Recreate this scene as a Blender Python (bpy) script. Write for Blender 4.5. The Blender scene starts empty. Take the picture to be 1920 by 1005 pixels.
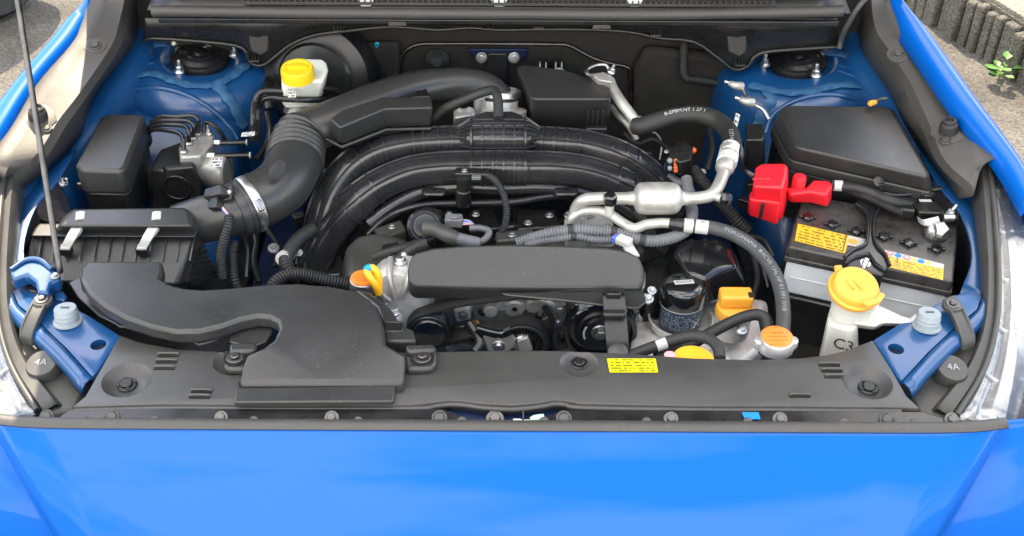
import bpy, bmesh, math, random
from mathutils import Vector, Matrix
from mathutils.bvhtree import BVHTree
random.seed(7)
R = math.radians
sc = bpy.context.scene
COL = sc.collection

# ------------------------------------------------------------------ camera
# world: X to the right of the picture, Y towards the windscreen, Z up, metres; origin = middle of the bumper's top edge
PITCH, ROLL, FPX, CX, CY = R(38), R(.3), 2100.0, 933.0, 502.5
CAM = Vector((0, -1.053, 1.088))
FW = Vector((0, math.cos(PITCH), -math.sin(PITCH)))
UP0 = Vector((0, math.sin(PITCH), math.cos(PITCH)))
RT = Vector((1, 0, 0))*math.cos(ROLL) + UP0*math.sin(ROLL)
UP = UP0*math.cos(ROLL) - Vector((1, 0, 0))*math.sin(ROLL)
cd = bpy.data.cameras.new('camera'); cam = bpy.data.objects.new('camera', cd); COL.objects.link(cam)
cd.sensor_width = 36; cd.lens = 36*FPX/1920; cd.shift_x = (960-CX)/1920; cd.clip_start = .05; cd.clip_end = 500
cam.matrix_world = Matrix(((RT.x, UP.x, -FW.x, CAM.x), (RT.y, UP.y, -FW.y, CAM.y), (RT.z, UP.z, -FW.z, CAM.z), (0, 0, 0, 1)))
sc.camera = cam

# ------------------------------------------------------------------ light
SUN_AZ, SUN_EL = R(-11), R(50)          # azimuth from +Y towards +X: the sun stands to the left, a little behind the open hood
sdir = Vector((math.sin(SUN_AZ)*math.cos(SUN_EL), math.cos(SUN_AZ)*math.cos(SUN_EL), math.sin(SUN_EL)))
sl = bpy.data.lights.new('sun', 'SUN'); sl.energy = 3.2; sl.angle = R(.5); sl.color = (1, .84, .62)
so = bpy.data.objects.new('sun', sl); COL.objects.link(so)
so.rotation_euler = sdir.to_track_quat('Z', 'Y').to_euler()
CLOUDS = (5.35, 0.15, 0.6)
w = bpy.data.worlds.new('World'); sc.world = w; w.use_nodes = True
nt = w.node_tree; nt.nodes.clear()
def wn(t): return nt.nodes.new(t)
sky = wn('ShaderNodeTexSky'); sky.sky_type = 'NISHITA'; sky.sun_disc = False
sky.sun_elevation = SUN_EL; sky.sun_rotation = SUN_AZ
tc = wn('ShaderNodeTexCoord'); nz = wn('ShaderNodeTexNoise'); nz.inputs['Scale'].default_value = 1.9; nz.inputs['Detail'].default_value = 6
rp = wn('ShaderNodeValToRGB'); rp.color_ramp.elements[0].position = .46; rp.color_ramp.elements[1].position = .56
mx = wn('ShaderNodeMix'); mx.data_type = 'RGBA'; mx.inputs[7].default_value = (9.0, 8.5, 7.8, 1)
bg = wn('ShaderNodeBackground'); bg.inputs['Strength'].default_value = .13
out = wn('ShaderNodeOutputWorld')
mp_ = wn('ShaderNodeMapping'); mp_.inputs['Location'].default_value = CLOUDS; nt.links.new(tc.outputs['Generated'], mp_.inputs[0]); nt.links.new(mp_.outputs[0], nz.inputs['Vector']); nt.links.new(nz.outputs['Fac'], rp.inputs[0])
nt.links.new(rp.outputs['Color'], mx.inputs[0]); nt.links.new(sky.outputs[0], mx.inputs[6]); nt.links.new(mx.outputs[2], bg.inputs[0])
nt.links.new(bg.outputs[0], out.inputs[0])
vs = sc.view_settings; vs.view_transform = 'Standard'; vs.look = 'None'; vs.exposure = 2.15; vs.gamma = 1; vs.use_curve_mapping = False
sc.cycles.max_bounces = 8; sc.cycles.use_denoising = True

# ------------------------------------------------------------------ pixel helpers (1920 x 1005 photograph)
def ray(px, py): return FW + RT*((px-CX)/FPX) - UP*((py-CY)/FPX)
def P(px, py, z):
    d = ray(px, py); return CAM + d*((z-CAM.z)/d.z)
def PY(px, py, y):
    d = ray(px, py); return CAM + d*((y-CAM.y)/d.y)
def S(p): return (p-CAM).dot(FW)/FPX           # metres per pixel at p
def PP(l, z=None): return [P(a[0], a[1], a[2] if len(a) > 2 else z) for a in l]
def V(*a): return Vector(a)

# ------------------------------------------------------------------ materials
MATS = {}
def material(name, col, rough=.5, metal=0., var=.15, vscale=14, bump=0., bscale=300, coat=0., spec=.5, trans=0., sss=0., rvar=.10, crough=.03, speck=0.):
    m = bpy.data.materials.new(name); m.use_nodes = True; t = m.node_tree; b = t.nodes['Principled BSDF']
    b.inputs['Metallic'].default_value = metal; b.inputs['Roughness'].default_value = rough
    b.inputs['Coat Weight'].default_value = coat; b.inputs['Coat Roughness'].default_value = crough
    b.inputs['Specular IOR Level'].default_value = spec; b.inputs['Transmission Weight'].default_value = trans
    if sss:
        b.inputs['Subsurface Weight'].default_value = sss; b.inputs['Subsurface Radius'].default_value = (.02, .02, .015); b.inputs['Subsurface Scale'].default_value = .5
    tc = t.nodes.new('ShaderNodeTexCoord')
    n = t.nodes.new('ShaderNodeTexNoise'); n.inputs['Scale'].default_value = vscale; n.inputs['Detail'].default_value = 7; n.inputs['Roughness'].default_value = .6
    t.links.new(tc.outputs['Object'], n.inputs['Vector'])
    r = t.nodes.new('ShaderNodeValToRGB'); e = r.color_ramp.elements
    e[0].position = .3; e[1].position = .72
    e[0].color = (*[c*(1-var) for c in col], 1); e[1].color = (*[min(1, c*(1+var)+var*.008) for c in col], 1)
    t.links.new(n.outputs['Fac'], r.inputs[0]); t.links.new(r.outputs[0], b.inputs['Base Color'])
    mr = t.nodes.new('ShaderNodeMapRange'); mr.inputs[3].default_value = max(0, rough-rvar); mr.inputs[4].default_value = min(1, rough+rvar)
    mr.inputs[1].default_value = .3; mr.inputs[2].default_value = .7
    t.links.new(n.outputs['Fac'], mr.inputs[0]); t.links.new(mr.outputs[0], b.inputs['Roughness'])
    if speck:
        n3 = t.nodes.new('ShaderNodeTexNoise'); n3.inputs['Scale'].default_value = 330; n3.inputs['Detail'].default_value = 2
        t.links.new(tc.outputs['Object'], n3.inputs['Vector'])
        r3 = t.nodes.new('ShaderNodeValToRGB'); r3.color_ramp.elements[0].position = .62; r3.color_ramp.elements[1].position = .78
        r3.color_ramp.elements[1].color = (speck, speck, speck, 1)
        m3 = t.nodes.new('ShaderNodeMix'); m3.data_type = 'RGBA'; m3.inputs[7].default_value = (.34, .32, .28, 1)
        t.links.new(n3.outputs['Fac'], r3.inputs[0]); t.links.new(r3.outputs[0], m3.inputs[0]); t.links.new(r.outputs[0], m3.inputs[6]); t.links.new(m3.outputs[2], b.inputs['Base Color'])
    if bump:
        n2 = t.nodes.new('ShaderNodeTexNoise'); n2.inputs['Scale'].default_value = bscale; n2.inputs['Detail'].default_value = 3
        t.links.new(tc.outputs['Object'], n2.inputs['Vector'])
        bp = t.nodes.new('ShaderNodeBump'); bp.inputs['Strength'].default_value = bump; bp.inputs['Distance'].default_value = .001
        t.links.new(n2.outputs['Fac'], bp.inputs['Height']); t.links.new(bp.outputs[0], b.inputs['Normal'])
    MATS[name] = m; return m
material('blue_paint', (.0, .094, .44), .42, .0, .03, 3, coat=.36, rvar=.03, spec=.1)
material('blue_paint_shaded', (.003, .052, .165), .36, .0, .14, 9, coat=.4, rvar=.08, crough=.12)  # body paint darkened: the shade inside the bay is put into the colour
material('blue_paint_deep_shade', (.001, .010, .045), .5, 0, .25, 9)  # same blue darker still, shade of the deep parts put into its colour
material('sealer', (.025, .10, .22), .55, 0, .35, 60, bump=.8, bscale=160)
material('trim_plastic', (.052, .049, .044), .52, 0, .12, 9, bump=.25, bscale=700, speck=.16)
material('cover_plastic', (.046, .045, .043), .39, 0, .12, 7, bump=.2, bscale=700, speck=.16)
material('duct_plastic', (.030, .030, .0298), .34, 0, .12, 6, bump=.2, bscale=700, speck=.16)
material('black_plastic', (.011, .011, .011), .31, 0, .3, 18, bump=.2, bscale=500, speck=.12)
material('satin_black', (.014, .014, .015), .28, 0, .3, 16, rvar=.1)
material('manifold_plastic', (.022, .022, .023), .24, 0, .3, 14, bump=.05, bscale=300, rvar=.09, spec=.7, speck=.12)
material('lamp_white', (.42, .42, .41), .22, .6, .25, 45)
material('faint_white', (.30, .31, .31), .6, 0, .1, 30)
material('lamp_silver', (.62, .62, .61), .22, .6, .06, 20)
material('gloss_black', (.008, .008, .009), .12, 0, .2, 20, coat=.6)
material('rubber', (.018, .018, .018), .6, 0, .35, 30, bump=.3, bscale=300)
material('hose_rubber', (.05, .052, .055), .55, 0, .25, 40)
material('insulator', (.012, .011, .009), .85, 0, .5, 25, bump=.8, bscale=220)
material('zinc', (.62, .63, .62), .35, 1, .2, 40)
material('steel', (.38, .38, .37), .38, 1, .3, 40)
material('dark_steel', (.13, .125, .12), .42, 1, .3, 40)
material('aluminium', (.43, .42, .385), .42, .45, .2, 30, bump=.3, bscale=200, rvar=.12)
material('cast_alloy', (.60, .595, .57), .46, .4, .35, 35, bump=.6, bscale=260)
material('dull_alloy', (.30, .295, .285), .45, .5, .45, 28, bump=.7, bscale=150)
material('chrome', (.82, .82, .82), .08, 1, .05, 20)
material('white_plastic', (.52, .51, .455), .45, 0, .06, 12, sss=.35)
material('milky_plastic', (.74, .76, .66), .4, 0, .08, 14, sss=.4)
material('yellow_plastic', (.76, .54, .012), .42, 0, .08, 30)
material('amber_plastic', (.74, .34, .035), .42, 0, .08, 30)
material('loop_yellow', (.9, .46, .02), .4, 0, .08, 30)
material('red_plastic', (.76, .014, .026), .38, 0, .1, 20)
material('battery_lid', (.045, .043, .04), .3, 0, .5, 25, rvar=.12)
material('battery_case', (.66, .70, .73), .38, 0, .12, 14)
material('grey_loom', (.14, .143, .152), .55, 0, .2, 30)
material('pale_clip', (.46, .47, .43), .42, 0, .1, 30)
material('grey_clip', (.24, .28, .30), .45, 0, .1, 30)
material('white_print', (.48, .48, .46), .6, 0, .05, 30)
material('faint_print', (.13, .14, .14), .6, 0, .05, 30)
material('black_print', (.02, .02, .02), .6, 0, .05, 30)
material('lamp_grey', (.05, .05, .046), .5, 0, .2, 16)
material('blue_tape', (.0, .20, .75), .45, 0, .05, 30)
material('teal', (.0, .28, .42), .4, 0, .05, 30)
material('pale_green', (.40, .62, .42), .45, 0, .08, 30)
material('orange_seal', (.75, .13, .02), .5, 0, .1, 30)
material('wire_blue', (.1, .16, .7), .5, 0, .1, 30)
material('wire_pink', (.75, .35, .38), .5, 0, .1, 30)
material('steel_blue', (.30, .40, .46), .4, .85, .2, 25)
material('leaf', (.07, .16, .03), .5, 0, .3, 60)
material('soil', (.06, .05, .035), .95, 0, .5, 40, bump=1, bscale=90)

def stone(name, c1, c2, scale, bump, c3=None):
    m = bpy.data.materials.new(name); m.use_nodes = True; t = m.node_tree; b = t.nodes['Principled BSDF']; b.inputs['Roughness'].default_value = .9
    tc = t.nodes.new('ShaderNodeTexCoord'); v = t.nodes.new('ShaderNodeTexVoronoi'); v.inputs['Scale'].default_value = scale
    n = t.nodes.new('ShaderNodeTexNoise'); n.inputs['Scale'].default_value = 3.5; n.inputs['Detail'].default_value = 8
    for q in (v, n): t.links.new(tc.outputs['Object'], q.inputs['Vector'])
    r = t.nodes.new('ShaderNodeValToRGB'); r.color_ramp.elements[0].color = (*c1, 1); r.color_ramp.elements[1].color = (*c2, 1)
    r.color_ramp.elements[0].position = .1; r.color_ramp.elements[1].position = .8
    sp = t.nodes.new('ShaderNodeSeparateColor'); t.links.new(v.outputs['Color'], sp.inputs[0]); t.links.new(sp.outputs[0], r.inputs[0])
    mx = t.nodes.new('ShaderNodeMix'); mx.data_type = 'RGBA'; mx.blend_type = 'MULTIPLY'; mx.inputs[0].default_value = .8
    r2 = t.nodes.new('ShaderNodeValToRGB'); r2.color_ramp.elements[0].color = (.45, .43, .40, 1); r2.color_ramp.elements[1].color = (1, 1, 1, 1)
    r2.color_ramp.elements[0].position = .35; r2.color_ramp.elements[1].position = .6
    t.links.new(n.outputs['Fac'], r2.inputs[0]); t.links.new(r.outputs[0], mx.inputs[6]); t.links.new(r2.outputs[0], mx.inputs[7])
    t.links.new(mx.outputs[2], b.inputs['Base Color'])
    bp = t.nodes.new('ShaderNodeBump'); bp.inputs['Strength'].default_value = bump; bp.inputs['Distance'].default_value = .006
    t.links.new(v.outputs['Distance'], bp.inputs['Height']); t.links.new(bp.outputs[0], b.inputs['Normal'])
    MATS[name] = m
stone('asphalt', (.05, .046, .040), (.12, .11, .095), 150, .6)
stone('concrete', (.055, .052, .042), (.14, .132, .108), 190, 1.)
stone('kerb_stone', (.12, .11, .085), (.2, .185, .15), 150, .5)

def clear_plastic():
    m = bpy.data.materials.new('clear_plastic'); m.use_nodes = True; t = m.node_tree; t.nodes.remove(t.nodes['Principled BSDF'])
    o = t.nodes['Material Output']; g = t.nodes.new('ShaderNodeBsdfGlossy'); g.inputs['Roughness'].default_value = .04
    tr = t.nodes.new('ShaderNodeBsdfTransparent'); tr.inputs[0].default_value = (.9, .91, .92, 1)
    lw = t.nodes.new('ShaderNodeLayerWeight'); lw.inputs[0].default_value = .5
    pw = t.nodes.new('ShaderNodeMath'); pw.operation = 'POWER'; pw.inputs[1].default_value = 4; t.links.new(lw.outputs['Facing'], pw.inputs[0])
    fr = t.nodes.new('ShaderNodeMath'); fr.operation = 'MULTIPLY_ADD'; fr.inputs[1].default_value = .6; fr.inputs[2].default_value = .04; t.links.new(pw.outputs[0], fr.inputs[0])
    mx = t.nodes.new('ShaderNodeMixShader'); t.links.new(fr.outputs[0], mx.inputs[0]); t.links.new(tr.outputs[0], mx.inputs[1]); t.links.new(g.outputs[0], mx.inputs[2])
    t.links.new(mx.outputs[0], o.inputs[0]); MATS['clear_plastic'] = m
clear_plastic()

def print_mat(name, base, ink, rows, cols, thr=.5, inkv=.25):
    """a sticker: rows of small irregular print on a flat colour (UV space)"""
    m = bpy.data.materials.new(name); m.use_nodes = True; t = m.node_tree; b = t.nodes['Principled BSDF']; b.inputs['Roughness'].default_value = .4
    def N(k, **kw):
        q = t.nodes.new(k)
        for a, v in kw.items(): setattr(q, a, v)
        return q
    uv = N('ShaderNodeTexCoord'); sep = N('ShaderNodeSeparateXYZ'); t.links.new(uv.outputs['UV'], sep.inputs[0])
    def M(op, a, bv=None):
        q = N('ShaderNodeMath', operation=op)
        if isinstance(a, (int, float)): q.inputs[0].default_value = a
        else: t.links.new(a, q.inputs[0])
        if bv is not None:
            if isinstance(bv, (int, float)): q.inputs[1].default_value = bv
            else: t.links.new(bv, q.inputs[1])
        return q.outputs[0]
    rv = M('MULTIPLY', sep.outputs[1], rows); row = M('FLOOR', rv); fr = M('FRACT', rv)
    inrow = M('MULTIPLY', M('GREATER_THAN', fr, .28), M('LESS_THAN', fr, .78))
    cmb = N('ShaderNodeCombineXYZ'); t.links.new(M('FLOOR', M('MULTIPLY', sep.outputs[0], cols)), cmb.inputs[0]); t.links.new(M('MULTIPLY', row, 7.3), cmb.inputs[1])
    wn_ = N('ShaderNodeTexWhiteNoise'); t.links.new(cmb.outputs[0], wn_.inputs[0])
    mg = M('MULTIPLY', M('MULTIPLY', M('GREATER_THAN', sep.outputs[0], .05), M('LESS_THAN', sep.outputs[0], .95)), M('MULTIPLY', M('GREATER_THAN', sep.outputs[1], .06), M('LESS_THAN', sep.outputs[1], .94)))
    f = M('MULTIPLY', M('MULTIPLY', M('GREATER_THAN', wn_.outputs[0], thr), inrow), mg)
    mx = N('ShaderNodeMix', data_type='RGBA'); t.links.new(M('MULTIPLY', f, 1-inkv), mx.inputs[0]); mx.inputs[6].default_value = (*base, 1); mx.inputs[7].default_value = (*ink, 1)
    t.links.new(mx.outputs[2], b.inputs['Base Color']); MATS[name] = m
print_mat('sticker_yellow', (.66, .62, .005), (.06, .05, .01), 5, 26, .42, .1)
print_mat('sticker_amber', (.70, .43, .015), (.16, .09, .02), 6, 26, .4, .1)
print_mat('sticker_white', (.72, .72, .70), (.05, .05, .06), 3, 12, .45, .1)
print_mat('sticker_orange', (.80, .25, .03), (.14, .05, .02), 6, 26, .5, .4)
print_mat('filter_print', (.02, .04, .07), (.45, .52, .58), 9, 60, .5, .45)

# ------------------------------------------------------------------ object helpers
def reg(o, par):
    COL.objects.link(o)
    if par is not None:
        o.parent = par
        m = Matrix.Translation(par.location) if par.type == 'EMPTY' else Matrix.Identity(4)
        o.matrix_parent_inverse = m.inverted()
    return o
def tag(o, label=None, cat=None, group=None, kind=None):
    if label: o['label'] = label
    if cat: o['category'] = cat
    if group: o['group'] = group
    if kind: o['kind'] = kind
    return o
def thing(name, label, cat, loc, group=None):
    o = bpy.data.objects.new(name, None); COL.objects.link(o); o.location = loc; o.empty_display_size = .02
    return tag(o, label, cat, group)
def mk(name, verts, faces, mat, par=None, bev=0, seg=2, ang=35, solid=0, sub=0, off=0., uv=None):
    me = bpy.data.meshes.new(name); me.from_pydata([tuple(v) for v in verts], [], faces); me.validate()
    bm = bmesh.new(); bm.from_mesh(me)
    if not solid: bmesh.ops.recalc_face_normals(bm, faces=bm.faces)
    bm.to_mesh(me); bm.free()
    me.materials.append(MATS[mat] if isinstance(mat, str) else mat)
    for p in me.polygons: p.use_smooth = True
    me.set_sharp_from_angle(angle=R(ang))
    if uv is not None:
        ul = me.uv_layers.new(name='UVMap')
        for l in me.loops: ul.data[l.index].uv = uv[l.vertex_index]
    o = bpy.data.objects.new(name, me); reg(o, par)
    if solid:
        s = o.modifiers.new('solid', 'SOLIDIFY'); s.thickness = solid; s.offset = off
    if bev:
        b = o.modifiers.new('bevel', 'BEVEL'); b.width = bev; b.segments = seg; b.limit_method = 'ANGLE'; b.angle_limit = R(30); b.harden_normals = False
    if sub:
        s = o.modifiers.new('sub', 'SUBSURF'); s.levels = sub; s.render_levels = sub
    return o
def catmull(pts, n=6, closed=False):
    out = []; N = len(pts)
    if N == 2 and not closed: return [pts[0].lerp(pts[1], i/n) for i in range(n+1)]
    for i in range(N if closed else N-1):
        if closed: a, b, c, d = pts[i-1], pts[i], pts[(i+1) % N], pts[(i+2) % N]
        else:
            b, c = pts[i], pts[i+1]
            a = pts[i-1] if i else b*2-c
            d = pts[i+2] if i+2 < N else c*2-b
        for k in range(n):
            t = k/n
            out.append(.5*((2*b)+(c-a)*t+(2*a-5*b+4*c-d)*t*t+(3*b-a-3*c+d)*t**3))
    if not closed: out.append(pts[-1].copy())
    return out
def resample(pts, rs, step):
    L = [0]
    for a, b in zip(pts, pts[1:]): L.append(L[-1]+(b-a).length)
    n = max(2, int(L[-1]/step)); o = []; q = []; j = 0
    for i in range(n+1):
        s = L[-1]*i/n
        while j < len(L)-2 and L[j+1] < s: j += 1
        t = (s-L[j])/max(1e-9, L[j+1]-L[j]); t = min(1, max(0, t))
        o.append(pts[j].lerp(pts[j+1], t)); q.append(rs[j]+(rs[j+1]-rs[j])*t)
    return o, q
def frames(pts):
    T = []
    for i in range(len(pts)):
        a = pts[max(0, i-1)]; b = pts[min(len(pts)-1, i+1)]; d = b-a
        T.append(d.normalized() if d.length > 1e-9 else V(0, 0, 1))
    n = T[0].orthogonal().normalized(); fr = []
    u = V(0, 0, 1)-T[0]*T[0].z
    if u.length > .05: n = u.normalized()
    for t in T:
        n = n-t*n.dot(t); n = n.normalized() if n.length > 1e-9 else t.orthogonal().normalized()
        fr.append((t, n, t.cross(n)))
    return fr
def sqr(an, n): return 1/(abs(math.cos(an))**n+abs(math.sin(an))**n)**(1/n)
def sq_ring(name, p, f, r, th, mat, par, n=3., seg=28):
    t, a, b = f; vs_ = []
    for h, k_ in ((-th/2, .6), (-th/2, 1), (th/2, 1), (th/2, .6)):
        for k in range(seg):
            an = 2*math.pi*k/seg; vs_.append(p+t*h+(a*math.cos(an)+b*math.sin(an))*(r*k_*sqr(an, n)))
    fs = [(i*seg+k, i*seg+(k+1) % seg, (i+1)*seg+(k+1) % seg, (i+1)*seg+k) for i in range(3) for k in range(seg)]
    return mk(name, vs_, fs+[tuple(range(seg-1, -1, -1)), tuple(3*seg+k for k in range(seg))], mat, par)
def tube(name, pts, r, mat, par=None, seg=14, n=6, ridge=None, cap=True, smooth=True, flat=1., sq=0):
    """a round hose or pipe along pts; r may be a list; ridge = (pitch, depth) makes it corrugated; flat squashes it"""
    N = len(pts); rs = r if isinstance(r, (list, tuple)) else [r]*N
    pv = catmull(pts, n) if smooth else [p.copy() for p in pts]
    if smooth:
        rv = [v.x for v in catmull([V(q, 0, 0) for q in rs], n)]
    else: rv = list(rs)
    if ridge: pv, rv = resample(pv, rv, ridge[0]/4)
    fr = frames(pv); vs_ = []; fs = []
    for i, (p, (t, a, b)) in enumerate(zip(pv, fr)):
        rr = rv[i]
        if ridge: rr += ridge[1]*(.5, 1, .5, -1)[i % 4] if ridge[1] > 0 else 0
        for k in range(seg):
            an = 2*math.pi*k/seg; q_ = sqr(an, sq) if sq else 1.; vs_.append(p+a*(math.cos(an)*rr*flat*q_)+b*(math.sin(an)*rr*q_))
    M = len(pv)
    for i in range(M-1):
        for k in range(seg):
            fs.append((i*seg+k, i*seg+(k+1) % seg, (i+1)*seg+(k+1) % seg, (i+1)*seg+k))
    if cap: fs.append(tuple(range(seg-1, -1, -1))); fs.append(tuple((M-1)*seg+k for k in range(seg)))
    return mk(name, vs_, fs, mat, par, ang=50)
def lathe(name, prof, o, ax, mat, par=None, seg=28, ang=35, bev=0, ell=1., a0=None, cog=None):
    ax = ax.normalized(); a = (a0-ax*a0.dot(ax)).normalized() if a0 is not None else ax.orthogonal().normalized(); b = ax.cross(a)
    vs_ = []; fs = []
    for i, (r, h) in enumerate(prof):
        for k in range(seg):
            an = 2*math.pi*k/seg; rr = max(r, 1e-5)
            if cog and i in cog[0]: rr *= 1-cog[1]*(k % 2)
            vs_.append(o+ax*h+a*(math.cos(an)*rr)+b*(math.sin(an)*rr*ell))
    for i in range(len(prof)-1):
        for k in range(seg): fs.append((i*seg+k, i*seg+(k+1) % seg, (i+1)*seg+(k+1) % seg, (i+1)*seg+k))
    fs.append(tuple(range(seg-1, -1, -1))); fs.append(tuple((len(prof)-1)*seg+k for k in range(seg)))
    return mk(name, vs_, fs, mat, par, ang=ang, bev=bev)
def prism(name, top, down, mat, par=None, bev=.004, seg=2, taper=1., ang=35):
    """a solid with the outline top, pushed along down (a number = straight down)"""
    d = V(0, 0, -down) if isinstance(down, (int, float)) else down
    c = sum(top, V(0, 0, 0))/len(top); N = len(top)
    bot = [c+(p-c)*taper+d for p in top]
    fs = [tuple(range(N)), tuple(range(2*N-1, N-1, -1))]+[(i, N+i, N+(i+1) % N, (i+1) % N) for i in range(N)]
    return mk(name, list(top)+bot, fs, mat, par, bev, seg, ang)
def frustum(name, top, bot, mat, par=None, bev=.004, seg=2):
    N = len(top)
    fs = [tuple(range(N)), tuple(range(2*N-1, N-1, -1))]+[(i, N+i, N+(i+1) % N, (i+1) % N) for i in range(N)]
    return mk(name, list(top)+list(bot), fs, mat, par, bev, seg)
def box(name, c, sx, sy, sz, mat, par=None, bev=.002, rz=0, rot=None, seg=2):
    M = rot if rot is not None else Matrix.Rotation(rz, 3, 'Z')
    v = [c+M @ V(x*sx/2, y*sy/2, z*sz/2) for z in (1, -1) for x, y in ((-1, -1), (1, -1), (1, 1), (-1, 1))]
    return frustum(name, v[:4], v[4:], mat, par, bev, seg)
def sheet(name, rows, mat, par=None, n=4, solid=.003, off=0., ang=60, bev=0, cross=0):
    """a skin through rows of points; every row has the same number of stations"""
    rows = [catmull(r, n) for r in rows] if n else rows
    if cross:
        cols = [catmull(list(c), cross) for c in zip(*rows)]; rows = [list(r) for r in zip(*cols)]
    m = len(rows[0]); vs_ = [p for r in rows for p in r]
    fs = [(i*m+j, i*m+j+1, (i+1)*m+j+1, (i+1)*m+j) for i in range(len(rows)-1) for j in range(m-1)]
    me_o = mk(name, vs_, fs, mat, par, bev=0, ang=ang, solid=solid, off=off)
    bm = bmesh.new(); bm.from_mesh(me_o.data); bmesh.ops.recalc_face_normals(bm, faces=bm.faces)
    if sum(f.normal.z*f.calc_area() for f in bm.faces) < 0: bmesh.ops.reverse_faces(bm, faces=bm.faces)
    bm.to_mesh(me_o.data); bm.free()
    return me_o
def bar(name, pts, wv, th, mat, par=None, n=5, closed=False):
    """a flat strap along pts, wv wide (vector) and th thick"""
    pv = catmull(pts, n, closed); vs_ = []; fs = []; M = len(pv)
    for i, p in enumerate(pv):
        a = pv[(i-1) % M if closed else max(0, i-1)]; b = pv[(i+1) % M if closed else min(M-1, i+1)]
        nn = (b-a).cross(wv); nn = nn.normalized()*th/2
        for q in (wv/2+nn, wv/2-nn, -wv/2-nn, -wv/2+nn): vs_.append(p+q)
    for i in range(M if closed else M-1):
        j = (i+1) % M
        for k in range(4): fs.append((i*4+k, i*4+(k+1) % 4, j*4+(k+1) % 4, j*4+k))
    if not closed: fs += [(3, 2, 1, 0), tuple((M-1)*4+k for k in range(4))]
    return mk(name, vs_, fs, mat, par)
def disc_ring(name, p, t, r, th, mat, par=None, seg=24):
    return lathe(name, [(r*.55, -th/2), (r, -th/2), (r, th/2), (r*.55, th/2)], p, t, mat, par, seg)
def sticker(name, c4, mat, par=None, lift=.0006):
    n = (c4[1]-c4[0]).cross(c4[3]-c4[0]).normalized(); n = n if n.dot(CAM-c4[0]) > 0 else -n
    return mk(name, [p+n*lift for p in c4], [(0, 1, 2, 3)], mat, par, uv=[(0, 1), (1, 1), (1, 0), (0, 0)])
def cut(o, cutters):
    """carve the cutters out of o and drop them"""
    for c in cutters:
        b = o.modifiers.new('cut', 'BOOLEAN'); b.operation = 'DIFFERENCE'; b.object = c; b.solver = 'EXACT'
    mods = [m for m in o.modifiers if m.type == 'BEVEL']
    dg = bpy.context.evaluated_depsgraph_get(); me = bpy.data.meshes.new_from_object(o.evaluated_get(dg))
    for m in list(o.modifiers): o.modifiers.remove(m)
    o.data = me
    for p in me.polygons: p.use_smooth = True
    me.set_sharp_from_angle(angle=R(30))
    for c in cutters: bpy.data.objects.remove(c, do_unlink=True)
    return o
def bvh(*objs):
    vs_ = []; fs = []
    for o in objs:
        k = len(vs_); vs_ += [v.co.copy() for v in o.data.vertices]; fs += [tuple(k+i for i in p.vertices) for p in o.data.polygons]
    return BVHTree.FromPolygons(vs_, fs)
def hit(tree, px, py, z=0.):
    d = ray(px, py).normalized(); h, n, i, dist = tree.ray_cast(CAM, d)
    if h is None: return P(px, py, z), V(0, 0, 1)
    return h, (n if n.dot(d) < 0 else -n)
_txt = {}
def glyphs(s):
    if s not in _txt:
        cu = bpy.data.curves.new('print', 'FONT'); cu.body = s; cu.size = 1; cu.align_x = 'CENTER'; cu.align_y = 'CENTER'; cu.resolution_u = 3
        o = bpy.data.objects.new('print', cu); COL.objects.link(o); dg = bpy.context.evaluated_depsgraph_get()
        me = bpy.data.meshes.new_from_object(o.evaluated_get(dg)); bpy.data.objects.remove(o, do_unlink=True)
        _txt[s] = ([v.co.copy() for v in me.vertices], [tuple(p.vertices) for p in me.polygons]); bpy.data.meshes.remove(me)
    return _txt[s]
def text(name, s, c, xd, yd, size, mat, par=None, lift=.0006):
    vv, ff = glyphs(s); n = xd.cross(yd).normalized()
    return mk(name, [c+xd*(v.x*size)+yd*(v.y*size)+n*lift for v in vv], ff, mat, par)
def text_on_tube(name, s, pts, r, s0, size, mat, par=None, side=None, n=6, stretch=1.):
    """lettering wrapped along a hose, starting s0 metres along it, on the side facing the vector side"""
    pv = catmull(pts, n); L = [0]
    for a, b in zip(pv, pv[1:]): L.append(L[-1]+(b-a).length)
    vv, ff = glyphs(s); x0 = min(v.x for v in vv); o = []
    for v in vv:
        d = min(L[-1]-1e-5, max(0, s0+(v.x-x0)*size*stretch)); j = max(i for i in range(len(L)) if L[i] <= d); j = min(j, len(pv)-2)
        t = (d-L[j])/(L[j+1]-L[j]); p = pv[j].lerp(pv[j+1], t); T = (pv[min(len(pv)-1, j+2)]-pv[max(0, j-1)]).normalized()
        sd = (side-T*side.dot(T)).normalized(); up = sd.cross(T); an = v.y*size/r
        o.append(p+(sd*math.cos(an)+up*math.sin(an))*(r*1.012+.0002))
    return mk(name, o, ff, mat, par)
_bm = {}
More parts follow.
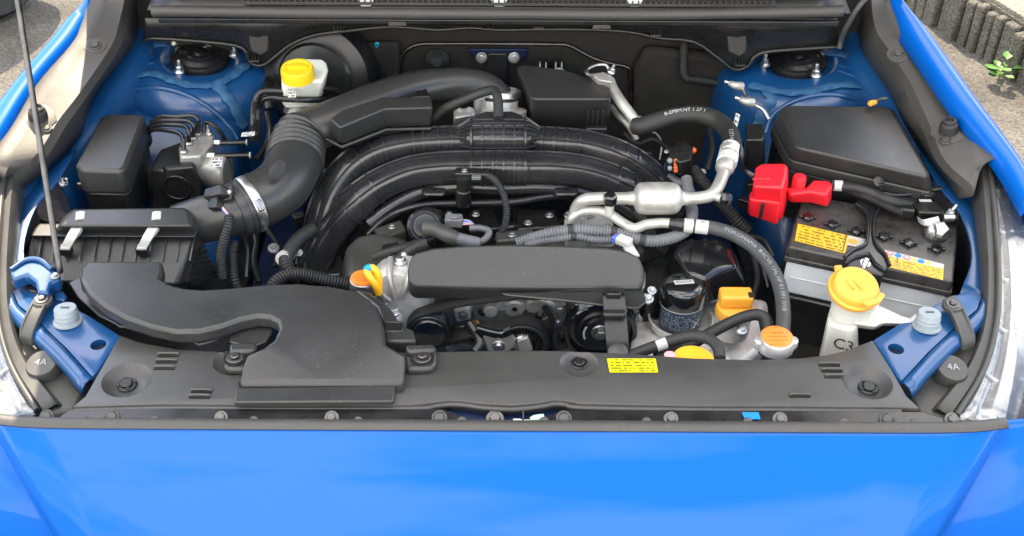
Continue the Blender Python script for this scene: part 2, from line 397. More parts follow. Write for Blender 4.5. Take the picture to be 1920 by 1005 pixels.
def fastener(name, kind, p, nrm, r, mat, par=None, spin=0.):
    """bolts, nuts and push clips: alike ones share a mesh"""
    key = (kind, mat)
    if key not in _bm:
        bm = bmesh.new(); vs_ = []
        def ring(pr, seg, hexa=False):
            rows = []
            for r_, h in pr:
                rows.append([bm.verts.new((math.cos(2*math.pi*k/seg)*r_, math.sin(2*math.pi*k/seg)*r_, h)) for k in range(seg)])
            for a, b in zip(rows, rows[1:]):
                for k in range(seg): bm.faces.new((a[k], a[(k+1) % seg], b[(k+1) % seg], b[k]))
            bm.faces.new(rows[-1])
        if kind == 'hex':
            ring([(1, -.1), (1, .12), (.9, .22)], 20); ring([(.62, .15), (.62, .62), (.52, .72)], 6); ring([(.3, .6), (.28, .76)], 10)
        elif kind == 'stud':
            ring([(1, -.1), (1, .15), (.85, .3)], 20); ring([(.68, .2), (.68, 1.0), (.55, 1.1)], 6); ring([(.36, 1.), (.36, 2.1), (.26, 2.3)], 10)
        elif kind == 'clip':
            ring([(1, -.1), (1, .10), (.9, .20), (.72, .2), (.70, .10)], 24); ring([(.62, .05), (.62, .34), (.5, .42)], 18)
            for q in range(4):
                a = q*math.pi/2+.4; c = Vector((math.cos(a)*.82, math.sin(a)*.82, .24))
                vv = [bm.verts.new(c+Matrix.Rotation(a, 3, 'Z') @ Vector((x*.1, y*.16, z*.06))) for z in (-1, 1) for x, y in ((-1, -1), (1, -1), (1, 1), (-1, 1))]
                for f in ((4, 5, 6, 7), (0, 1, 5, 4), (1, 2, 6, 5), (2, 3, 7, 6), (3, 0, 4, 7)): bm.faces.new([vv[i] for i in f])
        elif kind == 'screw':
            ring([(1, -.1), (1, .15), (.92, .22), (.62, .22), (.60, .12)], 24); ring([(.5, .05), (.5, .4), (.38, .5)], 18)
            for a in (0, math.pi/2):
                vv = [bm.verts.new(Matrix.Rotation(a+.5, 3, 'Z') @ Vector((x*.36, y*.07, .5+z*.05))) for z in (-1, 1) for x, y in ((-1, -1), (1, -1), (1, 1), (-1, 1))]
                for f in ((4, 5, 6, 7), (0, 1, 5, 4), (1, 2, 6, 5), (2, 3, 7, 6), (3, 0, 4, 7)): bm.faces.new([vv[i] for i in f])
        else:
            ring([(1, -.1), (1, .2), (.8, .42)], 18)
        bmesh.ops.recalc_face_normals(bm, faces=bm.faces)
        me = bpy.data.meshes.new(kind); bm.to_mesh(me); bm.free(); me.materials.append(MATS[mat])
        for q in me.polygons: q.use_smooth = True
        me.set_sharp_from_angle(angle=R(30)); _bm[key] = me
    o = bpy.data.objects.new(name, _bm[key]); reg(o, par)
    o.matrix_basis = Matrix.Translation(p) @ nrm.normalized().to_track_quat('Z', 'Y').to_matrix().to_4x4() @ Matrix.Rotation(spin, 4, 'Z') @ Matrix.Scale(r, 4)
    return o
def mir(pts): return [V(-p.x, p.y, p.z) for p in pts]
Z1 = V(0, 0, 1)

# ================================================================== SETTING
GZ = -.85
g = mk('ground', [(-60, -60, GZ), (60, -60, GZ), (60, 60, GZ), (-60, 60, GZ)], [(0, 1, 2, 3)], 'asphalt'); tag(g, kind='structure')
# ribbed concrete retaining wall at the right
wa, wb = P(1712, 22, GZ), P(1925, 168, GZ); wd = (wb-wa); wl = wd.length; wd.normalize(); wn_ = V(wd.y, -wd.x, 0)
if wn_.x < 0: wn_ = -wn_
wall = thing('retaining_wall', 'low ribbed concrete retaining wall beside the road at top right', 'wall', wa)
WH = .20
def wbox(name, s0, s1, d0, d1, z0, z1, mat, bev=.004):
    c = wa+wd*((s0+s1)/2)+wn_*((d0+d1)/2); c.z = (z0+z1)/2
    return box(name, c, s1-s0, d1-d0, z1-z0, mat, wall, bev, math.atan2(wd.y, wd.x))
wbox('wall_core', -2.6, wl+2, .03, .30, GZ-.05, GZ+WH-.01, 'concrete')
k = 0; s = -1.2
while s < wl+.6:
    wd_ = .060+random.uniform(-.013, .013)
    wbox('rib', s, s+wd_-.012, -.002-random.uniform(0, .022), .031, GZ-.02, GZ+WH-.012-random.uniform(0, .02), 'concrete', .008); s += wd_
wbox('cap', -2.6, wl+2, .035, .13, GZ+WH-.012, GZ+WH+.008, 'kerb_stone')
sb = wbox('bank', -2.6, wl+2, .131, 2.2, GZ-.05, GZ+WH-.02, 'soil')
gv = []; gf = []
for i in range(2600):
    c = wa+wd*random.uniform(-2.4, wl+1.8)+wn_*random.uniform(.16, 1.1); c.z = GZ+WH-.03; a = random.uniform(0, 6.28); h = random.uniform(.03, .10); k = len(gv)
    d = V(math.cos(a), math.sin(a), 0); gv += [c+d*.004, c-d*.004, c+V(random.uniform(-.04, .04), random.uniform(-.04, .04), h)]; gf.append((k, k+1, k+2))
gr = mk('grass', gv, gf, 'leaf'); tag(gr, 'green grass growing behind the concrete wall', 'grass', kind='stuff')
# weed at the foot of the wall
wp = P(1880, 152, GZ)-wn_*.02; weed = thing('weed_plant', 'small bright green weed at the foot of the concrete wall', 'plant', wp)
tube('stem', [wp, wp+V(0, 0, .04), wp+V(.01, -.01, .07)], .003, 'leaf', weed, 6)
for i in range(16):
    a = random.uniform(0, 6.28); L = random.uniform(.034, .055); o = wp+V(math.cos(a)*random.uniform(.005, .045), math.sin(a)*random.uniform(.005, .03), random.uniform(.03, .09))
    d = V(math.cos(a), math.sin(a), .25).normalized(); q = d.cross(Z1).normalized()
    pts = [o, o+d*L*.35+q*L*.36+Z1*.004, o+d*L*.8+q*L*.28, o+d*L, o+d*L*.8-q*L*.28, o+d*L*.35-q*L*.36+Z1*.004]
    mk('leaf', pts+[o+d*L*.5-Z1*.004], [(0, 1, 6), (1, 2, 6), (2, 3, 6), (3, 4, 6), (4, 5, 6), (5, 0, 6)], 'leaf', weed)
# wheel of another car, top left
wc = P(-12, 24, GZ)+V(0, 0, .31); wx = V(.86, -.5, 0).normalized()
wh = thing('parked_vehicle', 'parked vehicle at the top left corner, only a dark wheel showing', 'vehicle', wc-V(0, 0, .31))
lathe('tyre', [(.20, -.10), (.28, -.11), (.305, -.08), (.312, 0), (.305, .08), (.28, .11), (.20, .10)], wc, wx, 'rubber', wh, 40)
lathe('rim', [(.20, -.09), (.20, .06), (.185, .085), (.17, .06), (.05, .04), (.04, .07)], wc, wx, 'steel', wh, 40)

# ================================================================== CAR BODY
car = thing('car', 'bright blue car seen from the front with its hood open', 'car', (0, .5, GZ))
# front panel (between the lamps) -------------------------------------------------
def bx(yz, xs): return [[V(x*f_, y+(abs(x)/.7)**2*.02, z) for x in xs] for (y, z, f_) in yz]
prof = [(.004, -.004), (-.006, -.007), (-.014, -.013), (-.048, -.043), (-.086, -.085), (-.118, -.13), (-.142, -.18), (-.160, -.24), (-.175, -.34), (-.18, -.55)]
def edge_x(y, z):       # half width of the panel at a height: it narrows downwards
    p = V(.66, y, z); d = p-CAM; dp = d.dot(FW); py = CY-d.dot(UP)/dp*FPX
    px = 1893-(py-806)*.50 if py > 806 else 1893
    return (px-CX)/FPX*dp
XE = edge_x(-.006, -.007)
prof = [(y, z, edge_x(y, z)/XE) for y, z in prof]
xs = [-XE, -XE*.965, -XE*.93, -XE*.895, -XE*.875, -.5, -.4, -.2, 0, .2, .4, .5, XE*.875, XE*.895, XE*.93, XE*.965, XE]
rows = []
for i, (y, z, f_) in enumerate(prof):
    row = []
    for x in xs:
        a = abs(x)/XE; yy = y
        if a > .885: yy += (a-.885)*(.08+1.2*max(0, min(.2, -z)))       # the panel turns back outboard of a soft crease
        row.append(V(x*f_, yy, z))
    rows.append(row)
bp_ = sheet('bumper_panel', rows, 'blue_paint', car, n=1, solid=.003, ang=20, cross=4)
# bevelled flanks beside the panel and the corner panels behind them
for sgn in (1, -1):
    e = [V(r[-1].x*sgn, r[-1].y, r[-1].z) for r in rows]
    f0 = [p+V(sgn*(.002+.012*i/8), .008, -.003) for i, p in enumerate(e)]
    f1 = [p+V(sgn*.010, .035, -.006) for p in f0]
    sheet('panel_flank', [e[2:], f0[2:], f1[2:]], 'blue_paint', car, n=3, solid=.002)
    c0 = [p+V(sgn*.006, .030, .0) for p in e[2:]]
    cr = [c0]+[[p+V(sgn*dx*(1+.22*k), dy, dz-.02*k*dx) for k, p in enumerate(c0)] for dx, dy, dz in ((.03, .0, .0), (.08, .012, .004), (.14, .05, .010), (.20, .12, .016), (.25, .22, .02))]
    sheet('bumper_corner', cr, 'blue_paint', car, n=3, cross=3)

# fenders, mirrored from the right side of the photograph -------------------------
FO = [(1660, -40, .20), (1676, 0, .185), (1699, 48, .168), (1725, 87, .158), (1790, 181, .135), (1850, 256, .112), (1893, 312, .095), (1935, 385, .075)]
FE = [(1676, -40, .195), (1692, 0, .18), (1734, 52, .162), (1760, 87, .15), (1828, 183, .125), (1886, 260, .10), (1924, 318, .085), (1965, 390, .06)]
LO = [(190, -40, .20), (171, 0, .185), (146, 42, .170), (125, 72, .160), (58, 148, .138), (0, 236, .115), (-40, 300, .097), (-80, 370, .08)]
LE = [(180, -40, .195), (160, 0, .18), (122, 42, .164), (95, 76, .152), (30, 152, .128), (-28, 230, .105), (-70, 295, .085), (-110, 370, .065)]
fo, fe = PP(FO), PP(FE)
TO = [p+V(-.004, 0, -.008) for p in fo]
fins = {}
for sgn in (1, -1):
    q = (lambda l: l) if sgn == 1 else mir
    a, b = (fo, fe) if sgn == 1 else (PP(LO), PP(LE))
    lip = [p+V(-sgn*.012, 0, -.022) for p in a]; hem = [p+V(-sgn*.003, 0, -.003) for p in a]
    md = [x.lerp(y, .5)+V(0, 0, .007) for x, y in zip(a, b)]
    dn = [p+V(sgn*.02, 0, -.035) for p in b]; d2 = [p+V(sgn*.05, 0, -.16) for p in b]; d3 = [p+V(sgn*.06, 0, -.5) for p in b]
    sheet('fender', [lip, hem, a, md, b, dn, d2, d3], 'blue_paint', car, n=5, ang=50)

# firewall, inner wings, rails, undertray -----------------------------------------
FWY = 1.0
fwp = box('firewall', V(0, FWY+.03, -.15), 1.5, .05, .9, 'insulator', car)
box('undertray', V(0, .52, -.50), 1.5, 1.0, .02, 'black_plastic', car)
for sgn in (1, -1):
    box('frame_rail', V(sgn*.43, .55, -.27), .09, .92, .12, 'blue_paint_deep_shade', car, .012)
    # wheel arch: a half barrel whose crown shows in front of the strut tower
    xi, xo = .50*sgn, .80*sgn; cy_, cz_, rr = .93, -.33, .335
    ar = []
    for x, dr in ((xo, 0), (.62*sgn, 0), (.55*sgn, -.002), (.525*sgn, -.010), (.505*sgn, -.03), (xi, -.07), (xi, -.30)):
        ar.append([V(x, cy_+math.cos(t)*(rr+dr), cz_+math.sin(t)*(rr+dr)) for t in [math.pi*(1.05-.62*i/15) for i in range(16)]])
    arch = sheet('wheel_arch', ar, 'blue_paint_shaded', car, n=1, cross=2)
    # strut tower
    tc_ = P(1497, 108, .045); tc_.x *= sgn; tax = V(-.10*sgn, -.06, 1).normalized()
    tw = lathe('strut_tower', [(.20, -.34), (.185, -.20), (.172, -.10), (.165, -.05), (.158, -.03), (.145, -.012), (.125, -.004), (.085, .0), (.072, -.004), (.066, -.014), (.03, -.016)], tc_, tax, 'blue_paint_shaded', car, 64, ang=70)
    lathe('strut_cap', [(.056, -.016), (.057, -.009), (.055, -.003), (.047, -.001), (.045, -.003), (.044, -.003), (.036, .003), (.034, .001), (.033, .001), (.024, .006), (.022, .004), (.012, .004), (.0085, .008), (.0, .008)], tc_, tax, 'satin_black', tw, 40)
    e1 = tax.orthogonal().normalized(); e1 = (V(1, 0, 0)-tax*tax.x).normalized(); e2 = tax.cross(e1)
    for an in ((190, 288, 30) if sgn == 1 else (145, 249, 11)):
        d_ = e1*math.cos(R(an))+e2*math.sin(R(an))
        fastener('stud_nut', 'stud', tc_+d_*.069+tax*-.002, tax, .0115, 'zinc', tw)
    # seam sealer lies on the tower and arch
    tree = bvh(tw, arch)
    def onto(l): return [hit(tree, a, b, 0)[0]+hit(tree, a, b, 0)[1]*.0015 for a, b in l]
    if sgn == 1: seams = [[(1408, 160), (1440, 168), (1480, 174), (1520, 172), (1560, 162), (1600, 160), (1640, 172)], [(1440, 172), (1448, 190), (1430, 215), (1422, 240)], [(1548, 98), (1590, 105), (1612, 120), (1625, 145), (1650, 165)]]
    else: seams = [[(228, 145), (262, 140), (290, 139), (320, 150), (355, 160), (392, 160), (420, 152), (445, 136), (462, 122)], [(404, 158), (425, 180), (442, 205), (456, 238)], [(246, 90), (256, 105), (240, 120), (224, 138)], [(256, 90), (285, 84), (312, 82)]]
    for sm in seams:
        op = catmull(onto(sm), 4); op = [hit(tree, *px)[0] for px in []] or op
        tube('seam_sealer', op, [.0125+.002*math.sin(i*1.7) for i in range(len(op))], 'sealer', tw, 10, 2, flat=.3)
    fl_ = [(1436, 250), (1450, 215), (1490, 190), (1540, 178), (1590, 182), (1630, 200), (1660, 225)] if sgn == 1 else [(196, 205), (215, 182), (255, 167), (300, 166), (345, 176), (390, 200), (425, 232), (445, 262)]
    tube('arch_flange', catmull(onto(fl_), 3), .005, 'blue_paint_shaded', car, 8, 2, flat=.6)
    # slots pressed in the tower top
    for a, b in (((1574, 122), (1602, 132)), ((1572, 132), (1612, 146))) if sgn == 1 else (((262, 112), (288, 106)), ((248, 127), (288, 117))):
        p0, n0 = hit(tree, *a); p1, n1 = hit(tree, *b)
        tube('pressed_slot', [p0+n0*.001, p1+n1*.001], .005, 'blue_paint_shaded', tw, 8, 4, flat=.4)

# the open hood: hinged at the windscreen, held up by the prop rod
hr = []
for s_ in (0, .05, .15, .35, .6, .85, .98, 1.0):
    hr.append([V(x, 1.10-s_*.52-(1-(x/.78)**2)*.02, .235+s_*.86+(1-(x/.78)**2)*.012) for x in (-.80+.03*s_, -.77, -.6, -.3, 0, .3, .6, .77, .80-.03*s_)])
hd = sheet('hood', hr, 'blue_paint', car, n=2, solid=.002); tag(hd, 'raised blue hood')
hl = sheet('hood_liner', [[p+V(0, -.028, -.016) for p in r[1:-1]] for r in hr[1:-1]], 'black_plastic', hd, n=2, solid=.012)

# side brackets of the radiator support (blue) ------------------------------------
BT = [(1637, 637), (1700, 598), (1782, 556), (1828, 540), (1842, 556), (1832, 580), (1791, 614), (1741, 660), (1692, 714), (1683, 706)]
for sgn in (1, -1):
    q = (lambda l: l) if sgn == 1 else mir
    top = q(PP(BT, .0)); bot = [p+V(0, 0, -.012) for p in top]
    br = frustum('support_bracket', top, bot, 'blue_paint_shaded', car, .003)
    hc = P(1680, 654, .0); hc.x *= sgn
    cut(br, [lathe('c', [(.0115, -.03), (.0115, .03)], hc, Z1, 'blue_paint_shaded', None, 28)])
    fl = q(PP([(1842, 560), (1830, 584), (1791, 617), (1741, 663), (1693, 716)], .0))
    sheet('bracket_flange', [[p+V(0, 0, -.001) for p in fl], [p+V(sgn*.006, -.010, -.002) for p in fl], [p+V(sgn*.010, -.014, -.010) for p in fl], [p+V(sgn*.011, -.015, -.018) for p in fl]], 'blue_paint_shaded', br, n=4)
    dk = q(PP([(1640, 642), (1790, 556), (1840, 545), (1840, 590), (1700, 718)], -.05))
    prism('bracket_web', dk, .2, 'blue_paint_deep_shade', car, .004)
    # upper radiator-support upright towards the wing
    up_ = q(PP([(1830, 470, .03), (1846, 420, .03), (1850, 520, .01), (1832, 560, .0)]))
    sheet('wing_rail', [q(PP([(1725, 290, .03), (1760, 350, .02), (1800, 400, .01), (1822, 480, .0), (1800, 550, -.01)])), q(PP([(1755, 300, .0), (1800, 355, -.0), (1832, 410, -.005), (1842, 490, -.01), (1842, 560, -.02)])), q(PP([(1790, 300, .02), (1835, 350, .02), (1852, 420, .01), (1858, 500, .0), (1856, 570, -.01)]))], 'blue_paint_shaded', car, n=4)
    ap = q(PP([(1600, -10, .10), (1604, 75, .08), (1618, 115, .07), (1668, 185, .05), (1690, 230, .04), (1725, 280, .02), (1770, 350, .0)]))
    sheet('inner_wing', [[p+V(sgn*.05, 0, .0) for p in ap], ap, [p+V(-sgn*.012, 0, -.006) for p in ap], [p+V(-sgn*.02, 0, -.03) for p in ap], [p+V(-sgn*.02, 0, -.35) for p in ap]], 'blue_paint_shaded', car, n=4)
for sgn in (1, -1):  # added black sheets, put in to keep the gaps by the brackets dark
    box('dark_gap_filler', V(sgn*.70, .42, -.22), .50, .66, .02, 'black_plastic', car)
    box('dark_gap_filler', V(sgn*.70, .02, -.24), .34, .28, .02, 'black_plastic', car)
# folded catch bracket on the left, and the sheet below it
cb = PP([(18, 508), (50, 486), (76, 486), (94, 500), (112, 512), (113, 524), (96, 530), (90, 548), (70, 547), (66, 527), (50, 514), (24, 524)], .028)
ck_ = prism('catch_bracket', cb, .022, 'blue_paint_shaded', car, .004)
tube('bracket_fold', PP([(20, 506, .030), (50, 487, .031), (76, 488, .031), (98, 505, .030)]), .004, 'blue_paint_shaded', ck_, 8, 4)
prism('bracket_opening', PP([(42, 528), (50, 514), (66, 527), (70, 547), (54, 545)], .004), .02, 'black_plastic', ck_, .002)
fastener('bracket_bolt', 'hex', P(104, 518, .029), Z1, .007, 'steel', car)
prism('lower_tab', PP([(100, 548), (118, 545), (126, 556), (120, 564), (104, 560)], .006), .006, 'blue_paint_shaded', ck_, .002)

# ================================================================== FENDER TRIMS
TR = [[(1672, -15, .19), (1695, 45, .165), (1722, 87, .152), (1788, 182, .128), (1848, 257, .106), (1868, 292, .095), (1842, 308, .085)],
      [(1652, -15, .185), (1668, 50, .155), (1697, 92, .137), (1750, 170, .115), (1800, 250, .093), (1822, 300, .082), (1836, 325, .07)],
      [(1633, -15, .19), (1642, 52, .150), (1668, 95, .134), (1707, 155, .112), (1744, 235, .09), (1772, 300, .074), (1829, 352, .055)],
      [(1622, -15, .17), (1630, 56, .135), (1652, 98, .12), (1693, 160, .10), (1730, 240, .078), (1762, 308, .06), (1824, 368, .04)],
      [(1602, -15, .09), (1607, 75, .07), (1620, 112, .06), (1668, 182, .045), (1690, 228, .035), (1726, 280, .02), (1800, 373, .02)]]
TL = [[(180, -20, .195), (148, 44, .167), (127, 74, .155), (60, 149, .132), (2, 237, .108), (-36, 296, .095), (-10, 318, .085)],
      [(208, -20, .19), (185, 46, .157), (165, 82, .142), (105, 158, .12), (60, 232, .097), (25, 292, .083), (5, 335, .07)],
      [(237, -20, .195), (221, 48, .152), (207, 88, .136), (150, 173, .112), (108, 228, .092), (72, 285, .076), (22, 325, .06)],
      [(250, -20, .175), (234, 54, .137), (220, 94, .122), (163, 178, .10), (122, 236, .08), (84, 294, .062), (24, 340, .045)],
      [(282, -20, .09), (257, 76, .07), (244, 100, .06), (182, 172, .045), (152, 250, .03), (104, 304, .02), (30, 360, .02)]]
for sgn in (1, -1):
    tr = thing('fender_trim', ('dark grey plastic trim along the right fender edge, in shade' if sgn == 1 else 'sunlit plastic trim along the left fender edge, behind the prop rod'), 'trim', PP([TR[0][3]])[0]*1 if sgn == 1 else mir(PP([TR[0][3]]))[0], 'plastic trims along the fender edges')
    rows = [PP(r) for r in (TR if sgn == 1 else TL)]
    ts = sheet('trim_strip', rows, 'trim_plastic', tr, n=5, solid=.004, ang=30)
    tree = bvh(ts)
    sp = [hit(tree, *( (1683, 104) if sgn == 1 else (178, 88)), .13), hit(tree, *((1778, 248) if sgn == 1 else (72, 222)), .1)]
    lathe('clip_seat', [(.021, .0), (.020, .003), (.014, .0035)], sp[0][0], sp[0][1], 'trim_plastic', tr, 28)
    fastener('push_clip', 'clip', sp[0][0]+sp[0][1]*.003, sp[0][1], .012, 'trim_plastic', tr)
    c = sp[1][0]; lathe('hood_stop_seat', [(.032, -.002), (.031, .003), (.026, .004)], c, sp[1][1], 'trim_plastic', tr, 8)
    lathe('hood_stop', [(.0165, -.002), (.016, .008), (.0145, .017), (.011, .020), (.0105, .025), (.0075, .026), (.007, .022), (.003, .022)], c, sp[1][1]+V(0, .1, .3), 'rubber', tr, 24)
    c2, n2 = hit(tree, *((1772, 266) if sgn == 1 else (87, 243)), .1)
    fastener('push_clip', 'clip', c2+n2*.003, n2, .010, 'trim_plastic', tr)

# ================================================================== HEADLAMPS
HI = [(1832, 300, .06), (1838, 350, .045), (1844, 430, .03), (1848, 520, .01), (1842, 610, -.01), (1812, 690, -.03), (1748, 770, -.045)]
HM = [(1846, 298, .065), (1855, 350, .05), (1861, 430, .034), (1865, 520, .014), (1860, 612, -.006), (1834, 696, -.026), (1780, 780, -.038)]
HO = [(1874, 305, .06), (1890, 355, .045), (1905, 430, .03), (1914, 520, .01), (1914, 620, -.01), (1902, 720, -.03), (1885, 806, -.05)]
for sgn in (1, -1):
    q = (lambda l: l) if sgn == 1 else mir
    hi, hm, ho = q(PP(HI)), q(PP(HM)), q(PP(HO))
    hl = thing('headlight', 'clear headlight at the %s front corner, nearest the %s' % (('right', 'battery') if sgn == 1 else ('left', 'prop rod')), 'headlight', hi[3]+V(0, 0, -.15), 'headlights')
    sheet('housing', [[p+V(0, 0, -.16) for p in hi], hi, [p.lerp(r, .25)+V(0, 0, .006) for p, r in zip(hi, hm)], hm, [p+V(sgn*.006, -.002, -.012) for p in hm]], 'lamp_grey', hl, n=5, ang=35)
    rim = [p.lerp(r, .12)+V(0, 0, .004) for p, r in zip(hm, ho)]
    tube('rim', [p+V(0, 0, .001) for p in rim], .0045, 'lamp_grey', hl, 10, 5)
    o2 = [p+V(sgn*.03, -.02, -.03) for p in ho]; o3 = [p+V(sgn*.05, -.045, -.11) for p in ho]; o4 = [p+V(sgn*.045, -.055, -.2) for p in ho]
    lens = sheet('lens', [rim, ho, o2, o3, o4], 'clear_plastic', hl, n=5, solid=.003, cross=2)
    # bright inner work behind the lens
    def mixr(f_, dx, dz): return [p.lerp(r, f_)+V(sgn*dx, 0, dz) for p, r in zip(rim, ho)]
    sheet('reflector', [mixr(.05, 0, -.006), mixr(.35, 0, -.014), mixr(.6, 0, -.007), mixr(.95, 0, -.008), [p+V(-sgn*.006, .004, -.004) for p in o2], [p+V(-sgn*.008, .006, 0) for p in o3]], 'lamp_white', hl, n=2, ang=8)
    for k in range(1, 6):
        a = rim[k]+V(sgn*.003, 0, -.004); b = ho[k]+V(-sgn*.002, .004, -.006); mdl = a.lerp(b, .5)+V(0, 0, -.005)
        tube('reflector_rib', [a, mdl, b], .0035, 'lamp_silver', hl, 8, 4)
    # lower inner corner: bulb cover and lamp body
    bod = q(PP([(1842, 600, -.03), (1800, 640, -.035), (1750, 690, -.04), (1702, 745, -.045), (1722, 778, -.045), (1780, 788, -.045), (1838, 720, -.04), (1866, 650, -.035)]))
    prism('lamp_body', bod, .09, 'lamp_grey', hl, .008)
    cc = P(1785, 692, -.022); cc.x *= sgn; ca = V(sgn*.05, -.25, 1).normalized()
    cp = lathe('bulb_cover', [(.0235, -.03), (.0235, .0), (.0215, .004), (.0, .0045)], cc, ca, 'lamp_grey', hl, 32)
    xd = (V(1, 0, 0)-ca*ca.x).normalized(); yd = ca.cross(xd)
    text('print', '4A', cc+ca*.005, xd, yd, .0155, 'faint_white', cp, .0005)
    lathe('lamp_barrel', [(.034, -.08), (.033, -.012), (.029, -.004), (.0, -.004)], (P(1742, 725, -.04) if sgn == 1 else mir([P(1742, 725, -.04)])[0]), ca, 'lamp_grey', hl, 32)
    # black mounting arm bolted to the blue bracket
    ap0 = q(PP([(1779, 560, .013), (1787, 574, .013), (1797, 594, .011), (1807, 616, .004), (1814, 638, -.008), (1812, 652, -.02)]))
    am = bar('mounting_arm', ap0, V(sgn*.021, .009, 0), .007, 'lamp_grey', hl)
    for d_ in (1, -1): tube('arm_rib', [p+V(sgn*.0095, .004, 0)*d_+V(0, 0, .004) for p in ap0[1:]], .0022, 'lamp_grey', am, 8, 4)
    sc_ = P(1786, 571, .018); sc_.x *= sgn; lathe('arm_pad', [(.0145, -.006), (.0145, .0), (.013, .001)], sc_, Z1, 'lamp_grey', hl, 24); fastener('screw', 'screw', sc_+V(0, 0, .0005), Z1, .0105, 'dark_steel', hl)
    # pale standoff plug
    pc = P(1737, 612, .0); pc.x *= sgn
    pg = lathe('adjuster_plug', [(.021, .0), (.021, .003), (.0165, .004), (.0165, .009), (.0175, .010), (.0165, .0115), (.0165, .015), (.0175, .016), (.0165, .0175), (.0165, .023), (.0155, .025), (.0, .025)], pc, V(0, .12, 1), 'grey_clip', None, 28)
    tag(pg, 'pale ridged plastic plug on the %s blue bracket' % ('right' if sgn == 1 else 'left'), 'plug', 'pale plugs on the blue brackets')
    box('slot', pc+V(0, .003, .0255), .012, .003, .001, 'lamp_grey', pg, 0)

# ================================================================== PROP ROD
b0 = P(110, 503, .025); b1 = P(104, 455, .07); t0 = P(33, 0, .34); dr = (t0-b1).normalized()
rod = thing('prop_rod', 'thin steel rod propping the hood open at the left', 'prop rod', b0)
tube('rod', [b0+V(-.02, .01, -.01), b0, b1, t0, t0+dr*.42], .0047, 'dark_steel', rod, 12, 10)
tube('foot_loop', [b0+V(-.03, .02, -.012), b0+V(-.015, .006, -.012), b0], .005, 'steel', rod, 10, 5)

# ================================================================== FRONT EDGE
# soft black lip that caps the bumper
lp = []
for y, z in ((-.006, -.007), (-.008, -.003), (-.005, .0), (.0, .001), (.006, .0005), (.008, -.004)):
    lp.append([V(x, y+(max(0, abs(x)/XE-.885)*.08), z) for x in (-XE-.004, -XE*.9, -.45, -.2, 0, .2, .45, XE*.9, XE+.004)])
ls = sheet('bumper_lip', lp, 'trim_plastic', None, n=4, solid=.002, ang=70); tag(ls, 'grey rubber lip along the top edge of the blue bumper', 'trim')
# bracket strips behind the lip
def strip(pts, label):
    t = thing('grille_bracket', label, 'bracket', P(pts[0][0], 785, -.004), 'dark brackets behind the bumper lip')
    top = PP(pts, -.004)
    prism('plate', top, .006, 'satin_black', t, .002)
    return t
sl_ = strip([(100, 790), (130, 766), (200, 764), (500, 764), (830, 766), (850, 772), (872, 784), (886, 797), (500, 797), (100, 797)], 'long dark bracket strip left of the hood latch, bolted behind the lip')
sr_ = strip([(1000, 800), (1015, 792), (1035, 776), (1055, 768), (1300, 768), (1560, 769), (1730, 771), (1775, 785), (1780, 800), (1400, 801)], 'long dark bracket strip right of the hood latch, with a bit of blue tape')
for t, l in ((sl_, ((88, 'clip', 14), (210, 'clip', 15), (415, 'hex', 13), (622, 'hex', 14), (824, 'clip', 15), (290, 'dome', 9), (476, 'dome', 9), (672, 'dome', 9), (866, 'dome', 9), (158, 'dome', 8))),
             (sr_, ((1057, 'clip', 15), (1258, 'hex', 14), (1462, 'hex', 14), (1663, 'clip', 15), (1784, 'hex', 14), (1020, 'dome', 9), (1212, 'dome', 9), (1402, 'dome', 9), (1582, 'dome', 9), (1714, 'dome', 8)))):
    for px, kd, r in l:
        py = 784 if kd != 'dome' else 790
        p = P(px, py+(px-933)*.003, -.003); fastener({'clip': 'push_clip', 'hex': 'hex_bolt', 'dome': 'rivet'}[kd], kd, p, V(0, -.55, 1), r*S(p), 'cover_plastic' if kd != 'hex' else 'dark_steel', t, px)
c4 = PP([(1391, 774), (1422, 774), (1426, 787), (1396, 787)], -.002); sticker('blue_tape', c4, 'blue_tape', sr_, .001)
# hood latch seen in the gap
lt = thing('hood_latch', 'blue latch panel with cable in the gap behind the bumper lip', 'latch', P(940, 785, -.02))
prism('latch_panel', PP([(840, 766), (1050, 766), (1050, 806), (840, 806)], -.018), .05, 'blue_paint_deep_shade', lt, .003)
fastener('latch_bolt', 'hex', P(928, 786, -.015), V(0, -.5, 1), .013, 'dark_steel', lt)
prism('bolt_recess', PP([(908, 776), (946, 774), (946, 800), (908, 800)], -.017), .004, 'black_plastic', lt, .001)
tube('cable_pin', [P(962, 788, -.008), P(976, 788, -.008)], .003, 'zinc', lt, 10, 2)
tube('cable', [P(975, 788, -.008), P(1000, 788, -.008)], .0013, 'zinc', lt, 8, 2)
tube('latch_wire', [P(981, 762, -.006), P(981, 787, -.006)], .001, 'dark_steel', lt, 6, 2)
tube('cable_sleeve', [P(995, 788, -.008), P(1003, 786, -.007), P(1020, 783, -.006)], [.004, .006, .0055], 'pale_green', lt, 12, 3)

